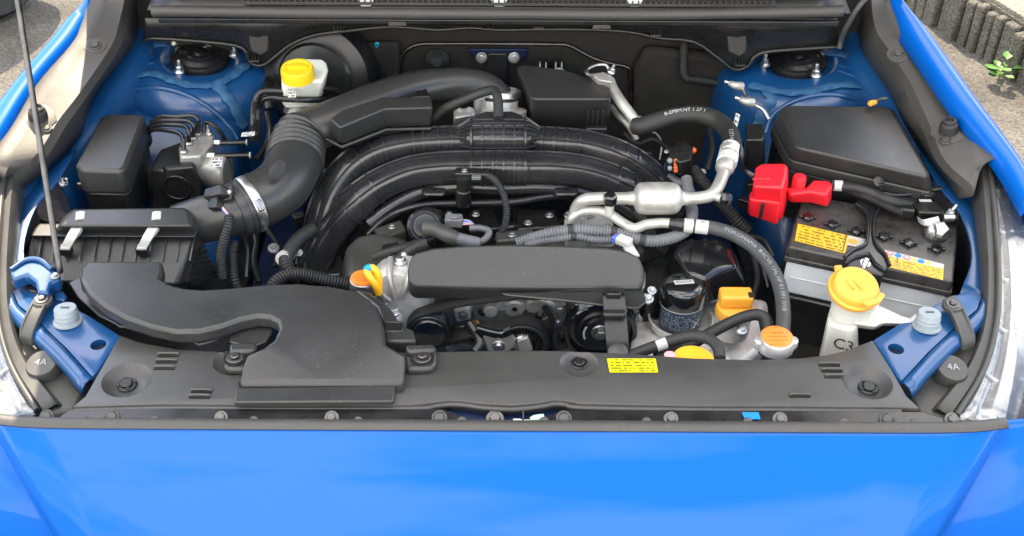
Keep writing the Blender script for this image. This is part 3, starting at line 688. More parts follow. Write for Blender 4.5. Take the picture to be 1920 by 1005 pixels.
# ================================================================== RADIATOR COVER
rc = thing('radiator_cover', 'wide dark grey plastic panel above the radiator, with yellow warning sticker', 'cover', P(930, 700, -.03))
OUT = [(135, 763), (160, 742), (195, 680), (224, 628), (262, 641), (330, 654), (420, 659), (560, 660), (720, 660), (830, 659), (945, 656), (1050, 657), (1190, 663), (1300, 671), (1420, 674), (1500, 671), (1550, 665), (1590, 655), (1637, 637), (1672, 692), (1700, 742), (1726, 766), (1690, 764), (1500, 762), (1300, 761), (1090, 757), (1062, 752), (1040, 750), (1015, 755), (960, 760), (900, 757), (868, 752), (840, 751), (810, 755), (770, 759), (500, 759), (300, 758)]
pan = prism('panel', PP(OUT, .0), .020, 'cover_plastic', rc, .0025)
cs = []
def dish(px, py, r, d):
    c = P(px, py, .0); rr = r*S(c); R0 = (rr*rr+d*d)/(2*d)
    return lathe('c', [(rr*1.15, .004), (rr, -.0005), (rr*.80, -d*.75), (rr*.62, -d), (.0, -d)][::-1], c, Z1, 'cover_plastic', None, 40)
for px, py, r, d in ((238, 712, 46, .014), (1626, 716, 46, .014), (1086, 681, 36, .005), (440, 676, 40, .006)): cs.append(dish(px, py, r, d))
for px, py in ((316, 668), (312, 680), (308, 692), (378, 736), (374, 746), (1555, 686), (1560, 697), (1566, 708), (1500, 744)):
    p = P(px, py, .0); w_ = 20*S(p); cs.append(box('c', p, w_*2, .0035, .012, 'cover_plastic', None, 0))
cut(pan, cs)
# raised lips that shade the vent slots
for px, py in ((316, 663), (312, 675), (308, 687), (378, 731), (374, 741), (1555, 681), (1560, 692), (1566, 703), (1500, 739)):
    p = P(px, py, .001); w_ = 20*S(p); tube('vent_lip', [p+V(-w_, 0, 0), p+V(-w_*.6, 0, .001), p+V(w_*.6, 0, .001), p+V(w_, 0, 0)], .0022, 'cover_plastic', pan, 8, 3)
for px, py, d, r in ((238, 722, .014, 19), (1628, 728, .014, 19), (1086, 682, .005, 16)):
    p = P(px, py, -d+.0005); fastener('push_clip', 'clip', p, Z1, r*S(p), 'black_plastic', rc)
tube('front_edge', [p+V(0, -.001, -.004) for p in PP([(140, 765), (300, 761), (500, 762), (770, 762), (812, 758), (842, 754), (870, 755), (905, 760), (960, 763), (1012, 758), (1040, 753), (1064, 755), (1090, 760), (1300, 764), (1500, 765), (1690, 767)], -.003)], .0042, 'cover_plastic', rc, 8, 3)
tr_ = bvh(pan)
sticker('warning_sticker', PP([(1138, 673), (1229, 673), (1234, 699), (1143, 699)], .0), 'sticker_yellow', rc, .0008)
# seam step in the middle of the panel
for a in ([(770, 700), (775, 722), (800, 735), (880, 740), (960, 738)], [(960, 738), (1050, 742), (1100, 735)]):
    pass

# ================================================================== FRONT INTAKE DUCT
du = thing('air_intake_duct', 'large dark grey S-shaped air duct running over the radiator cover to the air box', 'air duct', P(500, 640, 0))
def dz(px, py):
    if py > 655: return .034-(py-655)/65*.016
    return .034+max(0, (330-px))*.00006
TOPO = [(152, 505), (163, 489), (230, 488), (296, 488), (306, 493), (305, 512), (300, 521), (316, 531), (345, 539), (380, 542), (440, 538), (500, 532), (560, 530), (620, 535), (664, 543), (694, 560), (712, 584), (720, 612), (724, 645), (760, 664), (757, 718), (600, 718), (449, 720), (454, 690), (463, 664), (492, 652), (514, 636), (523, 616), (520, 602), (505, 594), (482, 592), (452, 598), (412, 612), (372, 621), (330, 622), (282, 612), (236, 596), (196, 574), (165, 548), (151, 525)]
tp = [P(a, b, dz(a, b)) for a, b in TOPO]
N_ = len(tp); low = [p+V(0, 0, -.024) for p in tp]
body = mk('duct_body', tp+low, [tuple(range(N_)), tuple(range(2*N_-1, N_-1, -1))]+[(i, N_+i, N_+(i+1) % N_, (i+1) % N_) for i in range(N_)], 'duct_plastic', du, .0065, 3)
bm_ = bmesh.new(); bm_.from_mesh(body.data); bmesh.ops.triangulate(bm_, faces=[f for f in bm_.faces if len(f.verts) > 4]); bm_.to_mesh(body.data); bm_.free()
for p in body.data.polygons: p.use_smooth = True
body.data.set_sharp_from_angle(angle=R(28))
# parting flange under the body with its tabs
FLG = [(129, 530), (150, 520), (156, 545), (190, 578), (232, 602), (282, 620), (330, 630), (372, 629), (408, 622), (426, 616), (430, 622), (398, 640), (372, 646), (362, 640), (300, 632), (232, 612), (224, 612), (216, 606), (184, 590), (146, 556)]
prism('flange', PP(FLG, .010), .004, 'duct_plastic', du, .001)
prism('hook_shelf', PP([(430, 640), (434, 618), (470, 606), (505, 604), (512, 620), (500, 640), (470, 652)], .008), .012, 'duct_plastic', du, .002)
prism('hook_tab', PP([(429, 643), (480, 641), (483, 650), (476, 658), (430, 659)], .022), .02, 'duct_plastic', du, .004)
sd_ = PP([(664, 541), (690, 546), (716, 562), (738, 584), (748, 602), (758, 612), (776, 618), (780, 640), (722, 640), (718, 606), (706, 576)], .012); prism('side_skirt', sd_, .03, 'duct_plastic', du, .004)
box('skirt_slot', P(738, 614, .013), .028, .022, .004, 'black_plastic', du, .002); box('slot_lip', P(737, 604, .016), .026, .004, .003, 'duct_plastic', du, .001)
for px, l in ((792, 1), (441, -1)):
    tp_ = PP([(px-32, 645), (px+20, 644), (px+26, 650), (px+26, 680), (px+18, 690), (px-30, 692)], .012) if l == 1 else PP([(px-22, 656), (px+26, 656), (px+26, 692), (px-14, 692), (px-22, 686)], .012)
    prism('bolt_tab', tp_, .012, 'duct_plastic', du, .004)
    if l == 1: prism('tab_hood', PP([(760, 646), (812, 645), (816, 656), (762, 660)], .022), .012, 'duct_plastic', du, .004)
    p = P(px, 672, .0125); lathe('screw_seat', [(.0165, 0), (.016, .002), (.0, .002)], p, Z1, 'black_plastic', du, 28); fastener('screw', 'screw', p+V(0, 0, .001), Z1, .0125, 'dark_steel', du)
prism('mouth_plate', PP([(443, 727), (742, 722), (737, 752), (438, 754)], .012), .008, 'duct_plastic', du, .002)
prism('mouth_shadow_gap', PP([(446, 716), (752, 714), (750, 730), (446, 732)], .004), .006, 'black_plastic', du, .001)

# ================================================================== AIR CLEANER BOX
ab = thing('air_cleaner_box', 'black ribbed air cleaner box with two pale clips, behind the intake duct', 'air box', P(220, 470, -.2))
lid = frustum('lid', PP([(128, 402), (136, 391), (345, 388), (356, 394), (360, 424), (112, 424)], .03), PP([(110, 420), (120, 405), (350, 402), (366, 410), (375, 440), (95, 440)], -.005), 'duct_plastic', ab, .006, 3)
frustum('lid_rim', PP([(74, 419), (368, 421), (372, 430), (366, 445), (58, 443), (66, 428)], .006), PP([(74, 419), (368, 421), (372, 430), (366, 445), (58, 443), (66, 428)], -.006), 'duct_plastic', ab, .003)
lowb = frustum('box_body', PP([(72, 425), (366, 427), (392, 500), (362, 446), (62, 444)][0:2]+[(364, 447), (60, 445)], -.006), [P(30, 490, -.10), P(414, 520, -.10), P(331, 536, -.05), P(28, 530, -.05)], 'duct_plastic', ab, .006)
n_r = 12
for i in range(n_r):
    px = 78+i*26; a = P(px, 447, -.004); b = P(px-9, 490, -.024)
    mk('rib', [a+V(-.0015, -.002, 0), a+V(.0015, -.002, 0), b+V(.0015, .002, 0), b+V(-.0015, .002, 0), a+V(-.0015, .02, -.0), a+V(.0015, .02, 0)], [(0, 1, 2, 3), (0, 3, 4), (1, 5, 2), (0, 4, 5, 1), (4, 3, 2, 5)], 'duct_plastic', ab)
for i in range(8):
    a = P(380+i*4, 450+i*10, -.02-i*.009); b = P(358-i*2.5+10, 462+i*9, -.014-i*.004)
    tube('side_rib', [a, b], .002, 'black_plastic', ab, 6, 2)
for px in (150, 293):
    cl = tube('clip_tab', [P(px+1, 398, .032), P(px, 412, .03)], .0075, 'pale_clip', ab, 10, 3, flat=.35)
    ar_ = bar('clip_arm', [P(px+1, 419, .018), P(px-7, 432, .02), P(px-16, 446, .014), P(px-26, 462, .0), P(px-27, 466, -.004)], V(.0165, 0, 0), .007, 'pale_clip', ab)
    tube('clip_hinge', [P(px-34, 464, -.002), P(px-19, 464, -.002)], .0048, 'pale_clip', ar_, 12, 2)
    mk('arrow_mark', PP([(px+10, 417, .012), (px+28, 417, .012), (px+28, 408, .03)]), [(0, 1, 2)], 'black_plastic', ab)
    box('latch_block', P(px-26, 470, -.01), .02, .012, .014, 'black_plastic', ab, .002)
for a in ((318, 421), (345, 421)): box('rim_slot', P(a[0]+6, a[1]+2, .007), .022, .006, .003, 'black_plastic', ab, .001)

# ================================================================== MAIN INTAKE HOSE
ih = thing('intake_hose', 'thick black intake hose with bellows and steel clamp leading to the throttle', 'hose', P(520, 330, -.1))
def RP(px, py, z, r): p = P(px, py, z); return p, r*S(p)
c1 = [RP(335, 425, -.02, 42), RP(380, 412, -.01, 44), RP(425, 400, .0, 46), RP(455, 388, .005, 49)]
tube('airbox_outlet', [a for a, b in c1], [b for a, b in c1], 'duct_plastic', ih, 32, 6)
c2 = [RP(440, 396, .003, 52), RP(468, 383, .006, 53), RP(500, 368, .01, 53), RP(530, 345, .015, 53), RP(548, 315, .02, 52), RP(556, 290, .022, 51)]
tube('elbow', [a for a, b in c2], [b for a, b in c2], 'duct_plastic', ih, 36, 8)
c3 = [RP(552, 304, .022, 50), RP(555, 285, .025, 49), RP(560, 266, .029, 47), RP(572, 248, .034, 45)]
tube('bellows', [a for a, b in c3], [b for a, b in c3], 'duct_plastic', ih, 36, 8, ridge=(.0135, .0055))
c4_ = [RP(564, 258, .031, 44), RP(582, 245, .036, 43), RP(606, 235, .041, 41), RP(642, 220, .046, 40), RP(684, 202, .051, 39), RP(732, 183, .055, 37), RP(788, 166, .058, 34), RP(850, 157, .058, 30), RP(900, 162, .05, 29), RP(930, 180, .035, 29), RP(940, 200, .015, 30)]
tube('resonator_pipe', [a for a, b in c4_], [b for a, b in c4_], 'duct_plastic', ih, 36, 8)
for t_, m_, dr_, nm in ((.35, 'zinc', 1.025, 'hose_clamp'),):
    p = P(471, 382, .0065); tg = (P(500, 368, .01)-P(440, 396, .003)).normalized(); r_ = 53.5*S(p)
    hc_ = lathe(nm, [(r_*.95, -.0075), (r_*1.02, -.0075), (r_*1.035, -.006), (r_*1.03, .006), (r_*1.02, .0075), (r_*.95, .0075)], p, tg, m_, ih, 48)
    rim_ = lathe('cuff_ring', [(r_*.9, -.016), (r_*1.01, -.016), (r_*1.02, -.012), (r_*.9, -.012)], p, tg, 'duct_plastic', ih, 40)
    lathe('cuff_ring', [(r_*.9, .012), (r_*1.03, .012), (r_*1.03, .017), (r_*.9, .017)], p, tg, 'duct_plastic', ih, 40)
    vd = (CAM-p); vd = (vd-tg*vd.dot(tg)).normalized(); q_ = tg.cross(vd)
    box('clamp_screw', p+vd*(r_*1.05)+q_*(.008), .020, .011, .008, 'steel', hc_, .002, rot=Matrix((q_, tg, vd)).transposed())
    for k in range(26):
        a = (k-13)*.085+.9; dd = vd*math.cos(a)+q_*math.sin(a)
        if abs(a) < .25: continue
        box('clamp_slot', p+dd*(r_*1.033), .0012, .008, .0012, 'dark_steel', hc_, 0, rot=Matrix((tg.cross(dd), tg, dd)).transposed())
p = P(520, 318, .075); lathe('moulded_badge', [(.0165, -.001), (.0175, .0005), (.0168, .0008), (.016, -.001)], p, (CAM-p), 'duct_plastic', ih, 30, ell=.7)
# flat resonator chamber under the pipe
rb = thing('resonator_chamber', 'angular black resonator chamber hanging under the intake pipe', 'resonator', P(720, 230, -.05))
frustum('chamber', PP([(617, 222), (637, 240), (722, 204), (812, 202), (808, 181), (718, 181), (640, 206)], .092), PP([(616, 250), (640, 272), (724, 240), (806, 238), (812, 205), (720, 205), (640, 232)], .04), 'duct_plastic', rb, .005, 3)
tube('chamber_flange', PP([(612, 262), (640, 276), (724, 243), (808, 241)], .042), .004, 'black_plastic', rb, 8, 1)
prism('chamber_tab', PP([(770, 182), (778, 170), (800, 165), (806, 180)], .085), .03, 'black_plastic', rb, .003)
# second resonator right of the throttle
r2 = thing('resonator_box', 'large black box-shaped resonator right of the throttle body', 'resonator', P(1070, 230, -.05))
frustum('box_shell', PP([(968, 127), (984, 121), (1056, 130), (1128, 153), (1143, 166), (1146, 183), (1138, 186), (1003, 186), (995, 182), (984, 160)], .07), PP([(968, 165), (984, 165), (1056, 175), (1128, 190), (1140, 205), (1142, 245), (1134, 250), (1003, 248), (997, 244), (984, 210)], -.03), 'duct_plastic', r2, .006, 3)
for px in (1102, 1111, 1120, 1130): p = PY(px, 222, P(1100, 186, .07).y-.004); box('rib', p, .0025, .008, .035, 'black_plastic', r2, .0008)
box('foot', PY(1118, 243, P(1100, 186, .07).y-.008), .04, .016, .014, 'black_plastic', r2, .003)

# ================================================================== INTAKE MANIFOLD
im = thing('intake_manifold', 'black plastic intake manifold with four arched runners across the engine', 'manifold', P(930, 320, -.1))
RUN = [[(930, 265, .006, 23), (880, 266, .010, 23), (830, 266, .014, 23), (760, 272, .01, 23), (700, 288, .0, 24), (655, 318, -.02, 25), (625, 360, -.05, 26), (606, 410, -.09, 26), (598, 450, -.13, 26)],
       [(938, 314, .0, 25), (880, 315, -.001, 25), (830, 316, -.004, 25), (768, 325, -.014, 25), (710, 350, -.03, 26), (662, 388, -.06, 28), (622, 432, -.10, 29), (596, 478, -.14, 30), (588, 510, -.17, 30)],
       [(940, 265, .006, 23), (990, 266, .010, 23), (1040, 268, .014, 23), (1100, 274, .01, 23), (1160, 292, .0, 23), (1205, 320, -.03, 24), (1240, 356, -.07, 25), (1262, 400, -.12, 25)],
       [(934, 314, .0, 25), (985, 315, -.001, 25), (1040, 316, -.004, 25), (1100, 324, -.014, 25), (1160, 344, -.03, 25), (1205, 372, -.06, 25), (1235, 410, -.10, 25), (1250, 450, -.15, 25)]]
RIBS = [[(780, 1), (800, 1), (822, 1), (842, 1), (676, 1), (698, 1), (720, 1)], [(656, 1), (680, 1), (704, 1), (890, 1), (912, 1), (932, 1)], [(1022, 1), (1042, 1), (1063, 1), (1083, 1), (1143, 1), (1164, 1), (1184, 1)], [(1155, 1), (1176, 1), (1198, 1), (954, 1), (974, 1)]]
for ri, rn in enumerate(RUN):
    pr = [RP(*a) for a in rn]; pts = [a for a, b in pr]; rs = [b for a, b in pr]
    ru = tube('runner', pts, rs, 'manifold_plastic', im, 32, 8, sq=3.)
    pv = catmull(pts, 8); rv = [v.x for v in catmull([V(q, 0, 0) for q in rs], 8)]; fr_ = frames(pv)
    # parting flanges along both flanks
    for sd2 in (1, -1):
        ln = []
        for p, r_, (t, a, b) in zip(pv, rv, fr_):
            vd = (CAM-p).normalized(); ln.append(p+(a*.78-b*(sd2*.80))*(r_*1.08))
        tube('parting_flange', ln[::3], .0038, 'manifold_plastic', ru, 6, 3)
    for px, _ in RIBS[ri]:
        j = min(range(len(pv)), key=lambda i: abs(CX+(pv[i]-CAM).dot(RT)/(pv[i]-CAM).dot(FW)*FPX-px))
        sq_ring('rib', pv[j], fr_[j], rv[j]*1.15, .0046, 'manifold_plastic', ru)
# middle plenum with its lattice of ribs
pcx = [P(px, 263, .012) for px in (858, 872, 888, 935, 982, 998, 1012)]
tube('plenum', pcx, [.020, .027, .0335, .035, .0335, .027, .020], 'manifold_plastic', im, 36, 4, sq=3.)
for i in range(6): sq_ring('lattice_rib', P(884+i*20, 263, .012), (V(1, 0, 0), Z1, V(0, -1, 0)), .0385, .0034, 'manifold_plastic', im)
for k in range(8):
    a_ = R(-52+k*19); d_ = (Z1*math.cos(a_)+V(0, -math.sin(a_), 0))*sqr(a_, 3.)
    tube('lattice_rib', [p+d_*r_ for p, r_ in zip(pcx, (.0215, .030, .037, .038, .037, .030, .0215))], .0019, 'manifold_plastic', im, 6, 4)
frustum('throttle_shroud', PP([(892, 216), (910, 208), (960, 208), (978, 216), (990, 236), (880, 236)], .050), PP([(884, 224), (906, 216), (964, 216), (986, 224), (1000, 246), (870, 246)], .028), 'manifold_plastic', im, .004)
tube('middle_block', PP([(876, 315, .0), (886, 315, .0), (935, 314, .0), (982, 315, .0), (992, 315, .0)]), [.023, .0255, .0258, .0255, .023], 'manifold_plastic', im, 32, 3, sq=3.)
for i in range(6):
    px = 884+i*20; sq_ring('block_rib', P(px, 315, .0), (V(1, 0, 0), Z1, V(0, -1, 0)), .0288, .0034, 'manifold_plastic', im)
web = PP([(640, 372, -.07), (690, 322, -.035), (760, 298, -.012), (830, 290, -.004), (935, 290, .0), (1040, 290, -.004), (1100, 298, -.012), (1170, 318, -.035), (1225, 365, -.08)])
sheet('web', [[p+V(0, .014, -.004) for p in web], [p+V(0, -.014, -.006) for p in web]], 'manifold_plastic', im, n=4, solid=.004)
# lower skirt with bolt tabs
tube('skirt', PP([(690, 420, -.09), (730, 390, -.07), (790, 360, -.05), (860, 350, -.04), (935, 352, -.04), (1010, 350, -.04), (1090, 358, -.05), (1150, 376, -.07), (1195, 402, -.09)]), .014, 'manifold_plastic', im, 10, 5)
for px in (812, 1060):
    t_ = prism('bolt_tab', PP([(px-20, 345), (px+22, 345), (px+24, 362), (px+16, 364), (px-16, 364), (px-22, 358)], -.035), .006, 'manifold_plastic', im, .003)
    lathe('tab_hole', [(.004, 0), (.004, .0008), (.0, .0008)], P(px+2, 356, -.0348), Z1, 'black_plastic', t_, 12)
for px, py, z in ((585, 508, -.16), (700, 470, -.18)):
    pass
prism('port_flange', PP([(553, 490), (600, 470), (640, 478), (650, 500), (640, 515), (575, 518), (556, 508)], -.16), .02, 'manifold_plastic', im, .004)
prism('support_panel', PP([(800, 372), (1060, 372), (1080, 420), (1040, 450), (820, 450), (790, 420)], -.13), .06, 'manifold_plastic', im, .006)
for px in (905, 925, 945, 965): box('panel_rib', P(px, 410, -.098), .004, .06, .012, 'black_plastic', im, .001)
# sensor on the manifold
ms = thing('pressure_sensor', 'small black sensor with plug standing on the front of the manifold', 'sensor', P(870, 365, -.03))
lathe('barrel', [(.0145, -.03), (.0145, .0), (.0125, .002), (.012, .016), (.0135, .018), (.0135, .028), (.009, .03)], P(869, 356, -.02), Z1, 'black_plastic', ms, 24)
box('head', P(872, 326, .012), .036, .018, .014, 'black_plastic', ms, .003); box('plug', P(900, 328, .012), .03, .014, .013, 'black_plastic', ms, .003)
fastener('screw', 'hex', P(871, 320, .019), Z1, .006, 'steel', ms); box('plug_latch', P(893, 333, .016), .016, .008, .006, 'grey_loom', ms, .001)
wr = tube('sensor_lead', PP([(912, 328, .012), (928, 338, .012), (943, 362, .0), (950, 395, -.02), (946, 425, -.05), (932, 450, -.08)]), .0055, 'rubber', None, 10, 8, ridge=(.004, .0009)); tag(wr, 'thin black corrugated lead from the manifold sensor', 'cable')
# vacuum pipe in front of the runners
vp = tube('breather_pipe', PP([(690, 440, -.10), (715, 416, -.08), (750, 396, -.06), (800, 384, -.05), (880, 381, -.05), (960, 379, -.05), (1020, 370, -.05), (1060, 366, -.05)]), .0062, 'satin_black', None, 12, 6); tag(vp, 'slim glossy black breather pipe under the manifold runners', 'pipe')

# moulded supports and fittings below the runners
for l, z, d_, m_ in (([(880, 392), (930, 388), (936, 428), (884, 432)], -.085, .03, 'black_plastic'), ([(968, 390), (1040, 392), (1052, 424), (970, 430)], -.085, .03, 'black_plastic'), ([(820, 396), (862, 392), (870, 408), (828, 414)], -.07, .03, 'satin_black'), ([(930, 432), (1000, 428), (1004, 446), (930, 452)], -.06, .03, 'lamp_grey'), ([(700, 428), (752, 410), (762, 430), (714, 448)], -.08, .03, 'lamp_grey')):
    prism('support_bracket', PP(l, z), d_, m_, im, .004)
for px, py in ((892, 402), (1030, 404), (990, 418), (842, 402), (960, 440), (735, 425)): fastener('support_bolt', 'hex', P(px, py, -.06), Z1, .0075, 'steel', im)
# throttle body behind the plenum
tb = thing('throttle_body', 'bare metal throttle body behind the manifold plenum', 'throttle body', P(920, 215, -.06))
pt = P(935, 206, .012); lathe('bore', [(.038, -.05), (.038, -.02), (.043, -.018), (.043, .004), (.036, .006), (.036, .02), (.03, .02)], pt, V(.05, .35, 1), 'cast_alloy', tb, 36)
for dx, h in ((-.04, .0), (.042, .0), (-.036, .03)): lathe('lug', [(.011, -.02), (.011, .012), (.008, .014)], pt+V(dx, -.015, h-.005), V(0, 0, 1), 'aluminium', tb, 16)
frustum('motor_housing', PP([(850, 205), (888, 200), (892, 215), (850, 222)], .03), PP([(850, 225), (888, 222), (892, 242), (850, 248)], -.03), 'cast_alloy', tb, .005)
for px, py in ((862, 208), (880, 206), (862, 236), (878, 234)): fastener('screw', 'hex', P(px, py, .03 if py < 220 else -.005), V(0, -.6, 1), .006, 'zinc', tb)
lathe('hose_band', [(.040, -.006), (.0415, -.004), (.0415, .004), (.04, .006)], pt+V(.002, .012, .03), V(.05, .35, 1), 'zinc', tb, 36)
bh = tube('bypass_hose', PP([(803, 246, -.02), (806, 230, .02), (832, 205, .05), (872, 186, .07), (905, 173, .08), (925, 170, .08), (933, 184, .075), (935, 222, .055)]), [.0085, .0085, .0085, .0085, .009, .009, .009, .009], 'rubber', None, 14, 7); tag(bh, 'black hose arching over the throttle body to the plenum', 'hose')

# ================================================================== BELT COVER
bc = thing('belt_cover', 'smooth grey plastic belt cover at the front middle of the engine', 'cover', P(985, 540, -.1))
ctl = [(764, 505), (767, 486), (778, 472), (812, 463), (870, 458), (960, 456), (1060, 458), (1140, 462), (1180, 470), (1200, 482), (1208, 502), (1208, 530), (1200, 541), (985, 540), (776, 537), (765, 529)]
ct = [P(a, b, .012-.042*max(0, min(1, (b-457)/82))) for a, b in ctl]
cb2 = [p+V(0, .008, -.034) for p in ct]
frustum('cover_shell', ct, cb2, 'duct_plastic', bc, .014, 4)
prism('lower_flange', PP([(940, 549), (1207, 545), (1212, 566), (1196, 578), (1150, 574), (1060, 563), (950, 553)], -.03), .004, 'duct_plastic', bc, .0015)
ck = bar('stay', [P(1150, 548, -.02), P(1150, 556, -.012), P(1152, 575, -.02), P(1154, 605, -.035), P(1157, 640, -.05), P(1159, 668, -.055)], V(.034, 0, 0), .009, 'black_plastic', bc)
box('stay_latch', P(1150, 553, -.006), .022, .010, .012, 'black_plastic', ck, .002); box('stay_step', P(1152, 589, -.018), .035, .014, .010, 'black_plastic', ck, .003)
lathe('stay_boss', [(.016, -.02), (.015, .004), (.012, .006)], P(1158, 662, -.04), V(0, -.5, 1), 'cover_plastic', ck, 24)

# ================================================================== ENGINE FRONT
en = thing('engine', 'cast alloy engine front with covers and bolts, below the belt cover', 'engine', (0.02, .5, -.5))
EY = P(985, 540, -.06).y+.03
def fpoly(l, y): return [PY(a, b, y) for a, b in l]
prism('timing_cover', fpoly([(745, 545), (1215, 540), (1235, 600), (1220, 690), (740, 690)], EY), V(0, .05, 0), 'dull_alloy', en, .006)
box('engine_block', V(.02, .60, -.30), .60, .40, .28, 'dark_steel', en, .02)
for px, py, r in ((905, 585, 9), (965, 575, 11), (1012, 592, 9), (1020, 560, 9), (1047, 590, 9), (1060, 590, 9), (880, 590, 7), (1030, 640, 8), (1205, 605, 9), (1217, 590, 9), (1225, 620, 8)):
    p = PY(px, py, EY-.002); fastener('bolt', 'hex', p, V(0, -1, 0), r*S(p), 'dark_steel' if px < 1100 else 'zinc', en)
for px, py, r in ((965, 575, 20), (940, 568, 13), (1000, 570, 16), (920, 580, 14), (870, 575, 16)):
    p = PY(px, py, EY); lathe('boss', [(r*S(p), -.01), (r*S(p), .006), (r*S(p)*.8, .009)], p, V(0, -1, 0), 'cast_alloy', en, 24)
tube('cast_rib', fpoly([(885, 565), (925, 560), (955, 556), (1000, 558), (1040, 575), (1045, 610)], EY-.004), .006, 'cast_alloy', en, 8, 5)
tube('cast_rib', fpoly([(1005, 562), (1020, 568), (1012, 590), (1022, 598), (1033, 588)], EY-.004), .004, 'aluminium', en, 8, 5)
# right deck by the oil filter
prism('filter_deck', PP([(1190, 560), (1330, 545), (1440, 560), (1450, 640), (1380, 690), (1180, 690)], -.13), .06, 'cast_alloy', en, .01)
prism('right_head_cover', PP([(1215, 480), (1250, 470), (1262, 500), (1240, 560), (1200, 560)], -.08), .10, 'black_plastic', en, .012)
prism('left_head_cover', PP([(650, 470), (700, 440), (760, 440), (770, 500), (740, 560), (650, 560)], -.12), .10, 'lamp_grey', en, .012)
# alternator at the left of the belt drive
al = thing('alternator', 'cast alloy alternator with open ribs left of the belt drive', 'alternator', P(745, 590, -.12))
ap_ = PY(748, 560, EY-.025); lathe('case', [(.05, -.06), (.056, -.05), (.058, .0), (.052, .012), (.03, .016)], ap_, V(-.1, -1, .15), 'cast_alloy', al, 40)
for k in range(7):
    a = R(70+k*32); d_ = V(math.cos(a), 0, math.sin(a)); tube('case_rib', [ap_+d_*.018+V(0, -.02, 0), ap_+d_*.045+V(0, -.018, 0), ap_+d_*.060+V(0, .0, 0), ap_+d_*.062+V(0, .03, 0)], .005, 'aluminium', al, 8, 4)
for px, py in ((750, 490), (742, 540), (738, 585)):
    p = P(px, py, -.03 if py < 500 else -.07); lathe('lug', [(.013, -.04), (.013, -.006), (.0115, -.003)], p, Z1, 'cast_alloy', al, 20); fastener('bolt', 'hex', p, Z1, .011, 'zinc', al)
# pulleys
def pulley(name, px, py, y, rpx, mat, label, prof_=None, w=.026, ribs=True, par=None, hub='satin_black', group='belt drive pulleys'):
    c = PY(px, py, y); r_ = rpx*S(c); t = thing(name, label, 'pulley', c-V(0, 0, r_), group)
    pr = [(r_*.9, -.002), (r_, .0)]
    for k in range(6): pr += [(r_*.96, .003+k*.0035), (r_, .0045+k*.0035)]
    lathe('wheel', [(r_*.3, .0)]+[(a, b) for a, b in pr]+[(r_*1.03, w), (r_*1.0, w+.002), (r_*.9, w+.002), (r_*.86, w-.003), (r_*.84, w-.008 if hub else w)], c, V(0, -1, .0), mat, t, 48, ang=25)
    return t, c, r_
py1 = EY-.045
t1, c1_, r1_ = pulley('idler_pulley', 806, 604, py1, 37, 'satin_black', 'black pulley with a smooth round cap beside the alternator')
lathe('cap', [(r1_*.88, .012), (r1_*.88, .029), (r1_*.82, .032), (.0, .0325)], c1_, V(0, -1, 0), 'gloss_black', t1, 48)
t2, c2_, r2_ = pulley('tensioner_pulley', 978, 628, py1, 46, 'rubber', 'ribbed tensioner pulley with finned face and silver bracket, low in the middle')
for k in range(30):
    a = 2*math.pi*k/30; d_ = V(math.cos(a), 0, math.sin(a)); box('fin', c2_+d_*(r2_*.68)+V(0, -.022, 0), r2_*.3, .004, .0018, 'satin_black', t2, 0, rot=Matrix((d_, V(0, 1, 0), d_.cross(V(0, 1, 0)))).transposed())
lathe('hub', [(r2_*.5, .0), (r2_*.5, .02), (r2_*.4, .026), (r2_*.2, .028)], c2_, V(0, -1, 0), 'zinc', t2, 30)
for l in ([(905, 630), (935, 628), (962, 625), (968, 650), (950, 665), (912, 660)], [(968, 640), (990, 632), (1000, 660), (975, 668)]): prism('tensioner_bracket', fpoly(l, py1-.030), V(0, .014, 0), 'aluminium', t2, .004, 3)
fastener('bracket_bolt', 'hex', PY(935, 648, py1-.03), V(0, -1, .2), .010, 'zinc', t2); tube('bracket_arm', fpoly([(893, 616), (915, 622), (940, 626), (960, 618)], py1-.024), .008, 'gloss_black', t2, 10, 5)
t3, c3_, r3_ = pulley('crank_pulley', 1124, 606, py1, 66, 'gloss_black', 'large glossy black crank pulley behind the belt cover stay')
lathe('damper', [(r3_*.72, .0), (r3_*.72, .02), (r3_*.66, .024), (r3_*.5, .02), (r3_*.46, .024), (r3_*.3, .024), (r3_*.2, .02)], c3_, V(0, -1, 0), 'satin_black', t3, 48)
for k in range(16):
    a = 2*math.pi*k/16; fastener('dimple', 'dome', c3_+V(math.cos(a)*r3_*.80, -.0165, math.sin(a)*r3_*.80), V(0, -1, 0), .004, 'gloss_black', t3)
for a0_, a1_ in ((150, 205),):
    tube('face_mark', [c3_+V(math.cos(R(a))*r3_*.47, -.0265, math.sin(R(a))*r3_*.47) for a in range(a0_, a1_, 6)], .0018, 'white_print', t3, 6, 2)
fastener('centre_bolt', 'hex', c3_+V(0, -.022, 0), V(0, -1, 0), .016, 'steel', t3)
t4, c4__, r4_ = pulley('compressor_pulley', 1072, 684, py1-.004, 42, 'rubber', 'dark ribbed pulley showing just above the radiator cover edge')
